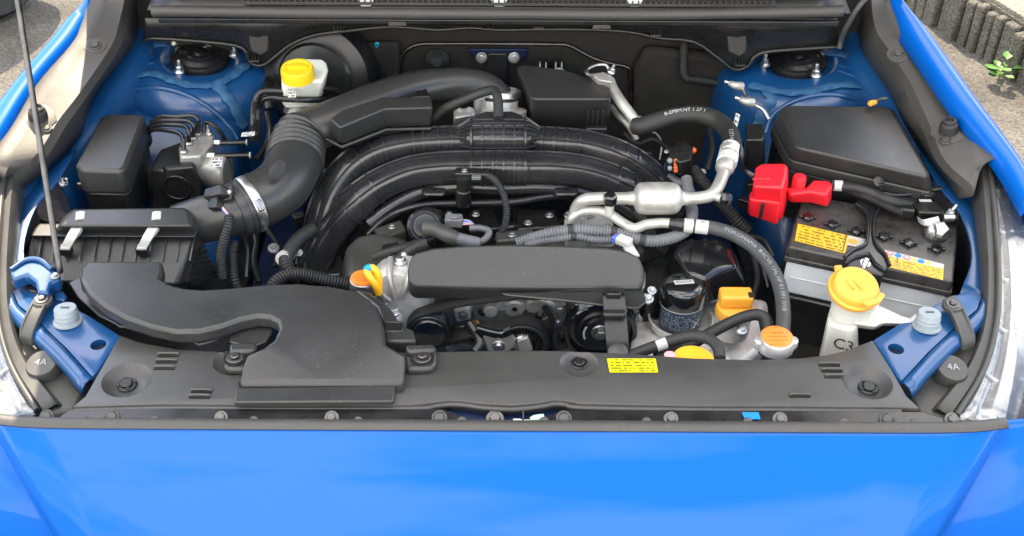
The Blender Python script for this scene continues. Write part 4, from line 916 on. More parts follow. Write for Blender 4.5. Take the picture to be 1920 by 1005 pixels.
# brackets, bolts and cable ends crowding the belt drive (parts of the engine)
for l, dy, m_ in (([(1040, 575), (1062, 570), (1066, 640), (1044, 648)], -.012, 'dull_alloy'), ([(850, 585), (880, 575), (884, 600), (856, 606)], -.02, 'cast_alloy'), ([(1185, 585), (1215, 580), (1220, 650), (1190, 655)], -.02, 'dull_alloy'), ([(880, 640), (905, 632), (905, 665), (880, 668)], -.03, 'satin_black')):
    prism('casting', fpoly(l, EY+dy), V(0, .03, 0), m_, en, .004)
for px, py, r_, m_ in ((1050, 582, 9, 'zinc'), (1046, 606, 8, 'zinc'), (1053, 632, 8, 'dark_steel'), (1200, 596, 9, 'zinc'), (1204, 638, 8, 'steel'), (868, 592, 8, 'steel'), (862, 640, 7, 'zinc'), (1030, 655, 8, 'dark_steel'), (893, 606, 6, 'amber_plastic')):
    p = PY(px, py, EY-.026); fastener('bolt', 'hex', p, V(0, -1, .25), r_*S(p), m_, en)
for l, r_, m_ in (([(845, 620), (870, 612), (895, 622), (900, 650)], .006, 'satin_black'), ([(1020, 575), (1035, 600), (1030, 640), (1045, 668)], .005, 'rubber'), ([(1180, 570), (1186, 610), (1180, 660)], .005, 'black_plastic'), ([(840, 655), (870, 645), (900, 658)], .009, 'dull_alloy')):
    tube('lead', fpoly(l, EY-.035), r_, m_, en, 10, 5)
# belt: leaves the idler, runs under the cover, comes back over the tensioner
def yb(px, py): return PY(px, py, py1-.013)
belt = bar('drive_belt', [yb(1150, 540), yb(1060, 540), yb(960, 553), yb(860, 566), c1_+V(-.004, -.013, r1_+.003), c1_+V(-r1_*.75, -.013, r1_*.72), c1_+V(-r1_-.003, -.013, 0), c1_+V(-r1_*.72, -.013, -r1_*.75), c1_+V(.0, -.013, -r1_-.003), c1_+V(r1_*.8, -.013, -r1_*.80), yb(880, 625), c2_+V(-r2_*.8, -.013, r2_*.75), c2_+V(0, -.013, r2_+.003), c2_+V(r2_*.75, -.013, r2_*.75), c2_+V(r2_+.003, -.013, 0), c2_+V(r2_*.7, -.013, -r2_*.8), yb(975, 700)], V(0, .023, 0), .0045, 'rubber', None, 5)
tag(belt, 'black ribbed drive belt looping round the idler and tensioner pulleys', 'belt')

# ================================================================== OIL FILTER
of = thing('oil_filter', 'glossy black oil filter canister standing on the engine, lettered ENGINE', 'oil filter', P(1273, 612, -.13))
oa = P(1273, 606, -.125); ob_ = P(1282, 528, -.04); ox = (ob_-oa); ol = ox.length; ox.normalize(); orad = 42*S(ob_)
can = lathe('canister', [(orad*.95, .0), (orad*.97, ol*.08), (orad, ol*.12), (orad, ol*.55), (orad*1.03, ol*.58), (orad*1.03, ol*.82), (orad*1.0, ol*.90), (orad*.90, ol*.97), (orad*.6, ol*1.005), (.0, ol*1.01)], oa, ox, 'gloss_black', of, 48, ang=50)
xo_ = (V(1, 0, 0)-ox*ox.x).normalized(); yo_ = ox.cross(xo_)
# printed band facing the front
vv = []; ff = []; uvs = []
for i in range(25):
    a = R(-165+i*150/24); d_ = xo_*math.cos(a)+yo_*math.sin(a)
    for h, v in ((ol*.10, 0), (ol*.53, 1)): vv.append(oa+ox*h+d_*(orad*1.006)); uvs.append((i/24, v))
ff = [(2*i, 2*i+2, 2*i+3, 2*i+1) for i in range(24)]
mk('printed_band', vv, ff, 'filter_print', can, uv=uvs)
lathe('white_line', [(orad*1.004, ol*.535), (orad*1.012, ol*.54), (orad*1.012, ol*.56), (orad*1.004, ol*.565)], oa, ox, 'white_print', can, 48)
tc2 = oa+ox*(ol*1.012)-yo_*.003; xr = (xo_+yo_*.12).normalized(); yr = ox.cross(xr)
sticker('top_sticker', [tc2-xr*.016+yr*.0055, tc2+xr*.016+yr*.0055, tc2+xr*.016-yr*.0055, tc2-xr*.016-yr*.0055], 'white_print', can, .0004)
text('print', 'ENGINE', tc2, xr, yr, .0075, 'black_print', can, .0009)
for k in range(2): tube('cross_mark', [oa+ox*(ol*(.18+.16*k))+(xo_*math.cos(R(-62))+yo_*math.sin(R(-62)))*(orad*1.012), oa+ox*(ol*(.34-.16*k))+(xo_*math.cos(R(-42))+yo_*math.sin(R(-42)))*(orad*1.012)], .0009, 'white_print', can, 6, 3)
tray = lathe('filter_tray', [(.030, -.012), (.044, -.010), (.052, .002), (.054, .014), (.051, .014), (.048, .004), (.042, -.002), (.03, -.004)], oa+V(.002, 0, .0), ox, 'cast_alloy', None, 48, ang=60); tag(tray, 'round alloy drip tray around the foot of the oil filter', 'tray')

# filler caps
def ring_text(): pass
fc = thing('oil_filler_cap', 'amber oil filler cap with a square grip right of the oil filter', 'cap', P(1378, 600, -.10))
pc = P(1378, 578, -.06); lathe('neck', [(.028, -.05), (.028, -.008)], pc, Z1, 'cast_alloy', fc, 30)
lathe('cap_disc', [(.030, -.012), (.031, -.004), (.029, .004), (.026, .006), (.0, .006)], pc, Z1, 'amber_plastic', fc, 36)
box('grip', pc+V(.0, .006, .017), .052, .030, .024, 'amber_plastic', fc, .005, seg=3); box('grip_slot', pc+V(.022, -.002, .0295), .01, .012, .001, 'black_plastic', fc, 0)
dl = thing('dipstick', 'orange-yellow oil dipstick loop with a blue tip, by the small filler cap', 'dipstick', P(700, 545, -.05))
tube('loop', PP([(710, 550, -.03), (704, 535, -.01), (694, 520, .005), (688, 507, .012), (694, 502, .014), (704, 506, .012), (710, 520, .0), (711, 548, -.03)]), .0058, 'loop_yellow', dl, 12, 6)
prism('web', PP([(692, 508, .006), (704, 510, .006), (707, 530, -.004), (699, 528, -.002)]), .004, 'loop_yellow', dl, .001)
tube('tip', PP([(687, 508, .0125), (690, 503, .0145), (695, 501.5, .015)]), .0062, 'teal', dl, 12, 4)
tube('tube', PP([(709, 548, -.03), (716, 566, -.07), (722, 590, -.12)]), .0055, 'steel', dl, 10, 4)
def pressure_cap(px, py, z, r, label, ears):
    t = thing('coolant_filler', label, 'cap', P(px, py+30, z-.05), 'pressure caps with orange tops')
    c = P(px, py, z); rr = r*S(c)
    lathe('neck', [(rr*.8, -.06), (rr*.8, -.03), (rr*.95, -.028), (rr*.95, -.02)], c, Z1, 'black_plastic', t, 28)
    lathe('metal_cap', [(rr*1.0, -.022), (rr*1.14, -.020), (rr*1.14, -.006), (rr*1.06, -.001), (rr*.98, .0)], c, Z1, 'lamp_silver' if ears else 'steel', t, 36)
    if ears:
        for s_ in (1, -1): prism('ear', [c+V(s_*rr*.9, rr*.5, -.004), c+V(s_*rr*1.35, rr*.28, -.004), c+V(s_*rr*1.42, -.0*rr, -.004), c+V(s_*rr*1.3, -rr*.25, -.004), c+V(s_*rr*.9, -rr*.5, -.004)], .016, 'lamp_silver', t, .003)
    d = lathe('orange_disc', [(rr*.98, -.002), (rr*.98, .002), (rr*.9, .003), (.0, .003)], c, Z1, 'orange_disc', t, 36)
    return t
MATS['orange_disc'] = material('orange_disc', (.80, .22, .03), .45, 0, .15, 120)
pc1 = pressure_cap(1457, 632, .005, 30, 'round radiator cap with orange printed top and two metal ears, at right', True)
pc2 = pressure_cap(681, 522, -.01, 24, 'round filler cap with orange printed top beside the dipstick', False)
for t, px, py, z, w_, h_ in ((pc1, 1457, 632, .0085, 22, 13), (pc2, 679, 521, -.0065, 17, 10)):
    for k in range(4):
        yy = py-h_+k*2*h_/3.4; ww = w_*(.5, .85, .9, .7)[k]
        sticker('print_line', PP([(px-ww, yy), (px+ww, yy), (px+ww, yy+4), (px-ww, yy+4)], z), 'sticker_orange', t, .0004)
material('amber_yellow', (.74, .40, .02), .42, 0, .08, 30)
cc_ = thing('coolant_tank', 'white coolant tank with flat yellow cap peeking over the radiator cover', 'tank', P(1310, 680, -.05))
lathe('cap_disc', [(.031, -.012), (.032, -.004), (.030, .003), (.02, .005), (.0, .005)], P(1300, 677, -.012), Z1, 'amber_yellow', cc_, 36); lathe('spout', [(.008, -.01), (.0085, .003), (.004, .006)], P(1256, 668, -.01), Z1, 'wire_pink', cc_, 16)
prism('tank_shell', PP([(1240, 668), (1340, 648), (1375, 668), (1380, 700), (1240, 700)], -.025), .06, 'white_plastic', cc_, .01)
h1 = tube('coolant_hose', PP([(1180, 668, -.05), (1215, 654, -.04), (1262, 638, -.03), (1300, 630, -.02), (1330, 636, -.015), (1346, 652, -.015), (1350, 672, -.02)]), .0088, 'rubber', None, 14, 8); tag(h1, 'thick black hose with a white band arching to the coolant tank', 'hose')
lathe('white_band', [(.0091, -.008), (.0093, -.008), (.0093, .008), (.0091, .008)], P(1240, 646, -.035), (P(1262, 638, -.03)-P(1215, 654, -.04)), 'white_print', h1, 20)
h2 = tube('coolant_hose', PP([(1230, 672, -.06), (1290, 648, -.055), (1340, 620, -.05), (1385, 598, -.04), (1418, 590, -.035), (1438, 602, -.04), (1440, 640, -.06)]), .0092, 'rubber', None, 14, 8); tag(h2, 'thick black hose bending below the amber oil filler cap', 'hose')

# ================================================================== COWL
CY_ = P(933, 30, .17).y
cw = thing('cowl_panel', 'black plastic cowl across the back of the bay under the windscreen', 'cowl', (0, CY_, .0))
def cp_(px, py, dy=0.): return PY(px, py, CY_+dy)
skt = [(272, 62), (292, 60), (400, 60), (455, 62), (470, 62), (490, 62), (520, 60), (545, 56), (590, 50), (650, 46), (735, 44), (820, 46), (880, 46), (935, 46), (1010, 46), (1070, 46), (1120, 46), (1180, 50), (1240, 54), (1300, 56), (1345, 60), (1375, 62), (1400, 62), (1430, 62), (1500, 60), (1570, 58)]
bot = [(268, 78), (290, 72), (400, 80), (455, 90), (468, 116), (490, 123), (512, 110), (545, 84), (590, 66), (650, 58), (735, 50), (820, 56), (880, 52), (935, 56), (1010, 55), (1070, 55), (1120, 56), (1180, 60), (1240, 72), (1300, 78), (1345, 108), (1375, 130), (1402, 124), (1425, 100), (1500, 92), (1574, 88)]
top = [(a, 38) for a, b in skt]
sheet('skirt', [[cp_(a, 34, .012) for a, b in skt], [cp_(a, b, .022) for a, b in skt], [cp_(a, b-2, .036) for a, b in bot], [cp_(a, b+1, .030) for a, b in bot]], 'black_plastic', cw, n=2, solid=.004, ang=40)
lip_ = [cp_(a, b, .030) for a, b in bot]
tube('skirt_edge', lip_, .004, 'black_plastic', cw, 8, 3)
tube('hood_seal', [cp_(286, 22), cp_(330, 21), cp_(600, 24), cp_(935, 26), cp_(1250, 27), cp_(1540, 22), cp_(1580, 20)], .0105, 'trim_plastic', cw, 14, 8)
box('seal_ledge', cp_(935, 38, .012), 1.28, .02, .012, 'satin_black', cw, .003)
sheet('cowl_top', [[V(x, CY_+.012, .172+.004*(1-(x/.66)**2)) for x in (-.66, -.4, 0, .4, .66)], [V(x, CY_+.10, .185+.004*(1-(x/.66)**2)) for x in (-.66, -.4, 0, .4, .66)], [V(x, CY_+.22, .20) for x in (-.66, -.4, 0, .4, .66)]], 'black_plastic', cw, n=4)
# grille mesh set into the cowl top
gy0, gy1 = CY_+.018, CY_+.075
for j in range(6):
    y = gy0+(gy1-gy0)*j/5; box('mesh_bar', V(.02, y, .183+(y-CY_)*.14), 1.0, .003, .005, 'trim_plastic', cw, 0)
for i in range(92):
    x = -.48+i*.0109; box('mesh_bar', V(x, (gy0+gy1)/2, .1835+(gy0+gy1-2*CY_)*.07), .0025, gy1-gy0, .005, 'trim_plastic', cw, 0)
for px in (686, 936, 1190):
    p = PY(px, 4, CY_+.022); lt_ = frustum('seal_clip', [p+V(-.016, .012, .012), p+V(.016, .012, .012), p+V(.018, .0, .008), p+V(-.018, .0, .008)], [p+V(-.010, .014, -.006), p+V(.010, .014, -.006), p+V(.010, -.006, -.008), p+V(-.010, -.006, -.008)], 'pale_clip', cw, .003)
for px in (545, 1325):      # stiffening posts in the skirt
    pass
for a, b in (((462, 62), (505, 96)), ((1358, 60), (1402, 98))):
    mx_ = (a[0]+b[0])/2; prism('skirt_boss', [cp_(a[0]-2, 48, .018), cp_(b[0]+2, 48, .018), cp_(b[0]-2, b[1], .026), cp_(mx_+6, b[1]+10, .028), cp_(a[0]+8, b[1], .026)], V(0, .01, 0), 'trim_plastic', cw, .004)
for px, py in ((476, 108), (636, 52), (915, 48), (1010, 46), (1230, 60), (1388, 116)):
    for k in range(4): box('snap_tooth', cp_(px-9+k*6, py, .024), .0025, .006, .010, 'black_plastic', cw, 0)
    box('snap_ledge', cp_(px, py+6, .024), .020, .005, .0025, 'trim_plastic', cw, 0)
for px, py in ((745, 43), (1128, 49)): frustum('skirt_step', [cp_(px-16, py-2, .0), cp_(px+16, py-2, .0), cp_(px+12, py-6, .03), cp_(px-12, py-6, .03)], [cp_(px-18, py+6, .0), cp_(px+18, py+6, .0), cp_(px+18, py+6, .03), cp_(px-18, py+6, .03)], 'trim_plastic', cw, .002)
cab = tube('washer_hose', PP([(1640, -20, .22), (1612, 10, .20), (1590, 45, .16), (1578, 72, .12), (1574, 90, .10)]), .005, 'hose_rubber', None, 10, 6); tag(cab, 'thin grey hose running up at the right end of the cowl', 'hose')

# ================================================================== FIREWALL FITTINGS
FY = FWY-.002
bl = tube('firewall_pipe', [PY(a, b, FY) for a, b in ((750, 130), (752, 108), (765, 92), (788, 83), (830, 82), (935, 82), (1040, 83), (1068, 86), (1110, 108), (1150, 120), (1176, 126), (1182, 140), (1184, 200))], .0038, 'dark_steel', None, 8, 4); tag(bl, 'thin dark pipe clipped along the firewall insulation', 'pipe')
ins = thing('sound_insulation', 'dark fibre insulation on the firewall with pressed edges', 'insulation', PY(1000, 300, FY))
frustum('left_pad', [PY(a, b, FY-.012) for a, b in ((690, 82), (745, 80), (745, 330), (640, 330), (660, 150))], [PY(a, b, FY) for a, b in ((680, 76), (752, 74), (752, 340), (630, 340), (650, 150))], 'insulator', ins, .006)
frustum('right_pad', [PY(a, b, FY-.02) for a, b in ((1220, 92), (1350, 110), (1420, 150), (1420, 320), (1190, 320), (1195, 130))], [PY(a, b, FY) for a, b in ((1205, 80), (1370, 96), (1430, 140), (1430, 330), (1180, 330), (1185, 120))], 'insulator', ins, .01)
gm = thing('firewall_bracket', 'blue bracket bolted in the middle of the firewall', 'bracket', PY(935, 150, FY))
prism('plate', [PY(a, b, FY-.006) for a, b in ((878, 92), (990, 92), (985, 108), (972, 118), (905, 118), (888, 108))], V(0, .006, 0), 'blue_paint_deep_shade', gm, .002)
prism('strut', [PY(a, b, FY-.012) for a, b in ((915, 100), (950, 100), (952, 200), (912, 200))], V(0, .01, 0), 'satin_black', gm, .003)
for px in (903, 964): p = PY(px, 108, FY-.007); lathe('washer', [(.012, 0), (.0115, .002), (.006, .0022)], p, V(0, -1, .2), 'zinc', gm, 20); fastener('nut', 'hex', p+V(0, -.002, 0), V(0, -1, .2), .0095, 'zinc', gm)
gr_ = lathe('steering_grommet', [(.024, 0), (.024, .006), (.019, .010), (.014, .018), (.009, .022), (.0, .022)], PY(820, 112, FY), V(0, -1, .2), 'rubber', None, 28); tag(gr_, 'round black rubber grommet on the firewall left of the middle', 'grommet')
for px in (1017, 1046):
    p = PY(px, 122, FY-.004); hp = tube('heater_pipe', [p+V(0, .01, .0), p+V(0, -.03, -.004), p+V(0, -.06, -.02)], .0115, 'rubber', None, 16, 4)
    tag(hp, 'black heater hose with wire clip on the firewall, %s of the pair' % ('left' if px == 1017 else 'right'), 'hose', 'pair of heater hoses on the firewall')
    lathe('wire_clip', [(.0125, -.002), (.0145, -.002), (.0145, .002), (.0125, .002)], p+V(0, -.03, -.004), V(0, -1, -.2), 'pale_clip', hp, 20)
    box('clip_ear', p+V(-.006, -.028, .014), .003, .01, .012, 'pale_clip', hp, .001); box('clip_ear', p+V(.006, -.028, .014), .003, .01, .012, 'pale_clip', hp, .001)
sk = lathe('insulation_stud', [(.005, 0), (.005, .003), (.0025, .004), (.002, .014)], PY(707, 82, FY-.012), V(0, -1, 0), 'teal', None, 14); tag(sk, 'small blue stud near the top of the firewall insulation', 'stud')
hb = tube('firewall_harness', [PY(a, b, FY-.03) for a, b in ((1284, 76), (1282, 100), (1281, 130), (1288, 146), (1310, 150), (1345, 156), (1355, 168), (1350, 180))], .0078, 'rubber', None, 12, 8, ridge=(.0045, .001)); tag(hb, 'black corrugated cable hanging on the right of the firewall', 'cable')

# ================================================================== BRAKE FLUID RESERVOIR AND BOOSTER
bo = thing('brake_booster', 'large round black brake booster behind the fluid reservoir', 'brake booster', PY(605, 200, .93))
bcn = PY(596, 146, .93); lathe('drum', [(.11, -.05), (.11, .0), (.106, .012), (.085, .020), (.075, .020), (.07, .026), (.03, .028)], bcn, V(-.15, -1, .25), 'black_plastic', bo, 48)
prism('mounting_plate', [PY(a, b, .965) for a, b in ((585, 82), (638, 84), (668, 108), (680, 160), (660, 200), (600, 200))], V(0, .012, 0), 'steel_blue', bo, .003)
for px, py in ((662, 108), (667, 130), (673, 150)): fastener('rivet', 'dome', PY(px, py, .964), V(0, -1, 0), .004, 'zinc', bo)
lathe('shell_rear', [(.10, -.06), (.10, -.02)], PY(640, 170, .97), V(0, -1, 0), 'steel_blue', bo, 40)
br_ = thing('brake_fluid_reservoir', 'milky brake fluid reservoir with a bright yellow screw cap', 'reservoir', P(565, 200, -.02))
frustum('tank', PP([(548, 112), (556, 108), (606, 110), (613, 117), (616, 130), (606, 152), (532, 152), (526, 146)], .095), PP([(548, 165), (556, 160), (600, 162), (606, 168), (606, 178), (598, 202), (536, 204), (528, 196)], .02), 'milky_plastic', br_, .006, 3)
pc = P(559, 143, .10); lathe('screw_cap', [(.030, -.004), (.0305, .004), (.0305, .016), (.028, .020), (.022, .020), (.021, .0185), (.0, .0185)], pc, V(0, -.08, 1), 'yellow_plastic', br_, 48, cog=((1, 2), .05))
bar('cap_rib', [pc+V(-.018, 0, .02), pc+V(.018, 0, .02)], V(0, .006, 0), .003, 'yellow_plastic', br_, 2)
mc = thing('master_cylinder', 'dark metal brake master cylinder below the fluid reservoir', 'cylinder', P(560, 215, -.03))
lathe('barrel', [(.018, -.07), (.02, -.065), (.02, .05), (.024, .052), (.024, .06)], P(560, 213, .0), V(.1, 1, .1), 'cast_alloy', mc, 24); lathe('end_port', [(.012, -.02), (.012, .012)], P(548, 210, .0), V(-.4, -.5, 1), 'dark_steel', mc, 18)
for k, (l, r_, lab) in enumerate((([(475, 265, -.02), (474, 225, .02), (478, 190, .04), (492, 172, .055), (530, 171, .06), (570, 172, .06), (605, 166, .055), (640, 175, .03)], .0062, 'upper black brake pipe passing in front of the fluid reservoir'),
                                ([(482, 262, -.02), (484, 215, .01), (490, 190, .035), (508, 183, .045), (540, 186, .05), (590, 187, .05), (640, 182, .02)], .0058, 'lower black brake pipe passing in front of the fluid reservoir'))):
    o = tube('brake_pipe', PP(l), r_, 'satin_black', None, 12, 7); tag(o, lab, 'pipe', 'brake pipes by the fluid reservoir')
    if k == 0:
        p = P(547, 174, .066); sticker('white_tag', PP([(539, 167), (554, 167), (555, 183), (540, 183)], .075), 'sticker_white', o)
tg_ = thing('pipe_tag', 'white barcode tag on the black pipe above the brake unit', 'tag', P(465, 252, .0))
sticker('tag_face', PP([(454, 249), (478, 247), (477, 255), (452, 257)], .02), 'sticker_white', tg_)
prism('tag_clip', PP([(470, 222), (484, 222), (484, 250), (470, 250)], .015), .02, 'black_plastic', tg_, .003)

# ================================================================== RELAY BOX (left) and ABS UNIT
rl = thing('relay_box', 'tall black relay box with rounded lid at the left beside the brake unit', 'relay box', P(200, 380, -.15))
rt = PP([(188, 218), (200, 213), (262, 213), (272, 218), (236, 312), (226, 320), (150, 318), (140, 310)], .045)
frustum('lid', rt, [p+V(0, 0, -.05) for p in rt], 'duct_plastic', rl, .008, 3)
frustum('case', [P(0, 0, 0)*0+p+V(0, .0, -.051) for p in [q.lerp(sum(rt, V(0, 0, 0))/8, .05) for q in rt]], [p+V(0, 0, -.13) for p in [q.lerp(sum(rt, V(0, 0, 0))/8, .10) for q in rt]], 'black_plastic', rl, .004)
for px in (152, 215): box('latch', P(px, 349, -.005), .012, .006, .012, 'black_plastic', rl, .001)
fastener('wing_nut', 'stud', P(118, 342, .0), V(.6, -.5, .7), .009, 'zinc', rl)
ab_ = thing('abs_unit', 'alloy brake control unit with motor and bent black pipes, behind the air box', 'brake unit', P(370, 350, -.12))
frustum('valve_block', PP([(335, 275), (375, 245), (402, 246), (400, 268), (376, 292), (338, 295)], .0), PP([(335, 330), (375, 300), (402, 300), (400, 322), (376, 350), (338, 352)], -.06), 'aluminium', ab_, .003)
mcx = P(400, 318, -.045); lathe('motor', [(.0, -.0), (.030, .0), (.032, .003), (.032, .05), (.029, .054), (.0, .055)], mcx+V(-.025, 0, 0), V(1, -.12, .0), 'aluminium', ab_, 36)
sticker('motor_label', PP([(397, 297), (418, 296), (416, 313), (395, 315)], -.011), 'sticker_white', ab_, .001)
frustum('control_case', PP([(300, 280), (348, 262), (352, 290), (374, 318), (330, 322), (282, 318), (290, 300)], -.01), PP([(298, 340), (348, 330), (352, 350), (376, 392), (330, 400), (284, 392), (288, 360)], -.09), 'black_plastic', ab_, .004)
fp = PY(332, 352, P(330, 322, -.01).y-.012)
frustum('case_cover', [PY(a, b, P(330, 322, -.01).y-.010) for a, b in ((312, 318), (362, 312), (378, 342), (376, 382), (316, 386))], [PY(a, b, P(330, 322, -.01).y+.004) for a, b in ((304, 310), (366, 306), (384, 340), (382, 388), (308, 390))], 'black_plastic', ab_, .003)
tube('cover_ring', [fp+V(math.cos(R(a))*.024, 0, math.sin(R(a))*.024) for a in range(0, 361, 20)], .0018, 'satin_black', ab_, 6, 2)
for i, (px, py) in enumerate(((344, 284), (354, 268), (362, 258), (372, 250), (392, 250))):
    p = P(px, py, .002); fastener('union_nut', 'stud', p, Z1, .008, 'zinc', ab_)
PIPES = [[(344, 281, .015), (344, 262, .03), (336, 250, .034), (310, 244, .03), (285, 244, .02), (276, 256, .0), (274, 270, -.02)],
         [(354, 266, .015), (354, 248, .033), (345, 236, .038), (315, 234, .034), (290, 236, .025), (277, 248, .01), (272, 262, -.01)],
         [(363, 256, .015), (363, 236, .036), (352, 227, .042), (320, 226, .038), (292, 228, .03), (279, 240, .015)],
         [(372, 248, .015), (371, 226, .04), (360, 217, .047), (330, 219, .044), (300, 219, .038), (283, 230, .025)],
         [(382, 248, .012), (384, 232, .024), (396, 232, .026), (412, 246, .01), (424, 268, -.02)]]
for l in PIPES: tube('pipe', PP(l), .0042, 'satin_black', ab_, 10, 7)
for l in ([(398, 268, -.01), (430, 268, -.01), (462, 267, -.01)], [(388, 292, -.015), (430, 292, -.015), (468, 291, -.015)]):
    tube('pipe', PP(l), .0048, 'satin_black', ab_, 10, 4); p = P(l[0][0], l[0][1], l[0][2]); lathe('union', [(.007, 0), (.007, .014), (.005, .016)], p, V(1, 0, 0), 'zinc', ab_, 6); lathe('washer', [(.006, 0), (.006, .002)], P(*l[-1]), V(1, 0, 0), 'pale_clip', ab_, 12)
box('pipe_clip', P(273, 262, -.005), .02, .02, .022, 'black_plastic', ab_, .003)
# air flow sensor on the hose
ma = thing('air_flow_sensor', 'black air flow sensor plugged into the intake pipe before the clamp', 'sensor', P(405, 375, .03))
mp = P(405, 362, .05); mrot = Matrix.Rotation(R(-28), 3, 'Y') @ Matrix.Rotation(R(-20), 3, 'Z') @ Matrix.Rotation(R(25), 3, 'X')
box('body', mp, .042, .020, .018, 'black_plastic', ma, .004, rot=mrot); box('flange', mp-mrot @ V(0, 0, .010), .056, .026, .005, 'black_plastic', ma, .002, rot=mrot); box('plug', mp+mrot @ V(.0, -.018, -.004), .018, .022, .016, 'black_plastic', ma, .003, rot=mrot)
for s_ in (1, -1): fastener('screw', 'hex', mp+mrot @ V(s_*.024, .0, -.006), mrot @ Z1, .005, 'zinc', ma)
for dx, m_ in ((-2, 'wire_blue'), (2, 'wire_pink'), (0, 'white_print')): tube('wire', PP([(412+dx, 385, .035), (420+dx, 394, .03), (430+dx*.6, 406, .02)]), .0012, m_, ma, 6, 4)
ld = tube('sensor_lead', PP([(430, 405, .02), (428, 425, .01), (420, 450, -.01), (414, 480, -.04), (418, 520, -.08)]), .0072, 'rubber', None, 12, 8, ridge=(.0045, .001)); tag(ld, 'black corrugated lead hanging from the air flow sensor', 'cable')
l2 = tube('wiring_harness', PP([(440, 455, -.05), (436, 480, -.06), (440, 520, -.08), (446, 540, -.1)]), .0065, 'rubber', None, 12, 8, ridge=(.0045, .001)); tag(l2, 'black corrugated harness dropping beside the air box', 'cable')
l3 = tube('wiring_harness', PP([(585, 430, -.08), (560, 448, -.07), (543, 470, -.06), (536, 490, -.06), (545, 510, -.07), (565, 522, -.08)]), .0115, 'rubber', None, 14, 8, ridge=(.005, .0012)); tag(l3, 'thick black harness with white tape left of the manifold port', 'cable')
lathe('white_tape', [(.0125, -.012), (.0128, -.012), (.0128, .012), (.0125, .012)], P(535, 482, -.06), V(-.15, -.6, .2), 'white_print', l3, 18)
l4 = tube('wiring_harness', PP([(505, 545, -.06), (520, 525, -.05), (545, 514, -.05), (575, 516, -.06), (610, 524, -.07), (650, 532, -.08)]), .0095, 'rubber', None, 14, 8, ridge=(.005, .0012)); tag(l4, 'black corrugated harness curving out behind the intake duct', 'cable')

# ================================================================== AIR-CONDITIONING PIPES
ac = thing('ac_pipe', 'thick bare aluminium air-conditioning pipe with a fat silver muffler', 'pipe', P(1230, 420, -.05))
def apipe(name, l, r_, mat, par, seg=18, n=8): return tube(name, PP(l), r_, mat, par, seg, n)
apipe('pipe', [(1076, 425, -.03), (1077, 405, -.01), (1083, 386, .01), (1096, 375, .025), (1120, 372, .03), (1160, 372, .03), (1200, 372, .03)], .0105, 'aluminium', ac)
mu = [RP(1178, 372, .03, 13), RP(1188, 372, .03, 14), RP(1193, 372, .03, 24), RP(1202, 372, .03, 30), RP(1235, 372, .03, 31), RP(1262, 372, .03, 30), RP(1272, 372, .03, 25), RP(1280, 372, .03, 14), RP(1290, 372, .03, 13)]
tube('muffler', [a for a, b in mu], [b for a, b in mu], 'aluminium', ac, 36, 4)
apipe('pipe', [(1284, 372, .03), (1310, 371, .03), (1332, 366, .035), (1345, 352, .04), (1354, 332, .045), (1360, 312, .05)], .0105, 'aluminium', ac)
jn = [RP(1357, 322, .048, 14), RP(1359, 315, .05, 18), RP(1361, 308, .05, 18), RP(1362, 300, .052, 15), RP(1366, 278, .055, 16)]
tube('joint', [a for a, b in jn], [b for a, b in jn], 'aluminium', ac, 24, 4)
pv0 = P(1335, 366, .036); tube('valve_stub', [pv0, P(1352, 372, .036)], .007, 'aluminium', ac, 12, 2); lathe('valve_cap', [(.0095, 0), (.0095, .014), (.008, .017)], P(1353, 372, .036), V(1, -.1, 0), 'gloss_black', ac, 6)
lp2 = [(1070, 430, -.03), (1073, 410, -.01), (1086, 398, .0), (1110, 394, .005), (1140, 400, .005), (1168, 418, .0), (1190, 428, .0), (1212, 421, .0), (1240, 418, .0), (1262, 419, .0)]
a2 = thing('ac_pipe', 'slim bare aluminium air-conditioning pipe curving below the muffler', 'pipe', P(1160, 440, -.05))
apipe('pipe', lp2, .0085, 'aluminium', a2)
vp0 = P(1142, 402, .008); tube('valve_stub', [vp0, vp0+V(0, .004, .02)], .0078, 'aluminium', a2, 14, 2); lathe('valve_cap', [(.0105, .0), (.0115, .004), (.0115, .016), (.009, .019), (.0, .0195)], vp0+V(0, .004, .02), V(0, -.1, 1), 'gloss_black', a2, 6)
cf = [RP(1255, 419, .0, 10), RP(1270, 421, .0, 12), RP(1282, 422, .0, 14)]; tube('ferrule', [a for a, b in cf], [b for a, b in cf], 'satin_black', a2, 20, 3)
material('hose_print', (.27, .28, .29), .6, 0, .1, 30)
HP = [(1275, 421, .0), (1305, 424, .0), (1340, 428, .0), (1380, 442, .0), (1418, 468, -.005), (1448, 505, -.01), (1464, 545, -.015), (1469, 585, -.02), (1468, 625, -.03)]
ah = tube('ac_hose', PP(HP), .0112, 'hose_rubber', None, 18, 8); tag(ah, 'thick grey rubber hose with white lettering curving past the battery', 'hose')
sd3 = V(-.15, -.55, .8)
text_on_tube('print', 'YOKOHAMA  ✱ACVR 134a HP R1 091 7/10', PP(HP), .0112, .075, .0088, 'hose_print', ah, sd3, 8, 1.3)
ah['label'] = 'thick grey rubber hose lettered YOKOHAMA in white, curving past the battery'
for s_a, s_b in (((1304, 424, .0), (1328, 427, .0)), ((1282, 422, .0), (1300, 424, .0))):
    pa, pb = P(*s_a), P(*s_b); lb = lathe('hose_label', [(.0116, 0), (.0119, 0), (.0119, (pb-pa).length), (.0116, (pb-pa).length)], pa, pb-pa, 'white_print' if s_a[0] > 1300 else 'pale_clip', ah, 20)
    if s_a[0] > 1300:
        q_ = (pb-pa).normalized(); vd = (sd3-q_*sd3.dot(q_)).normalized()
        for k in range(3): text('print', ('22', '1H', 'H')[k], pa.lerp(pb, .2+.3*k)+vd*.0121, vd.cross(q_) if False else -(q_.cross(vd)), q_, .009, 'black_print', lb, .0008)
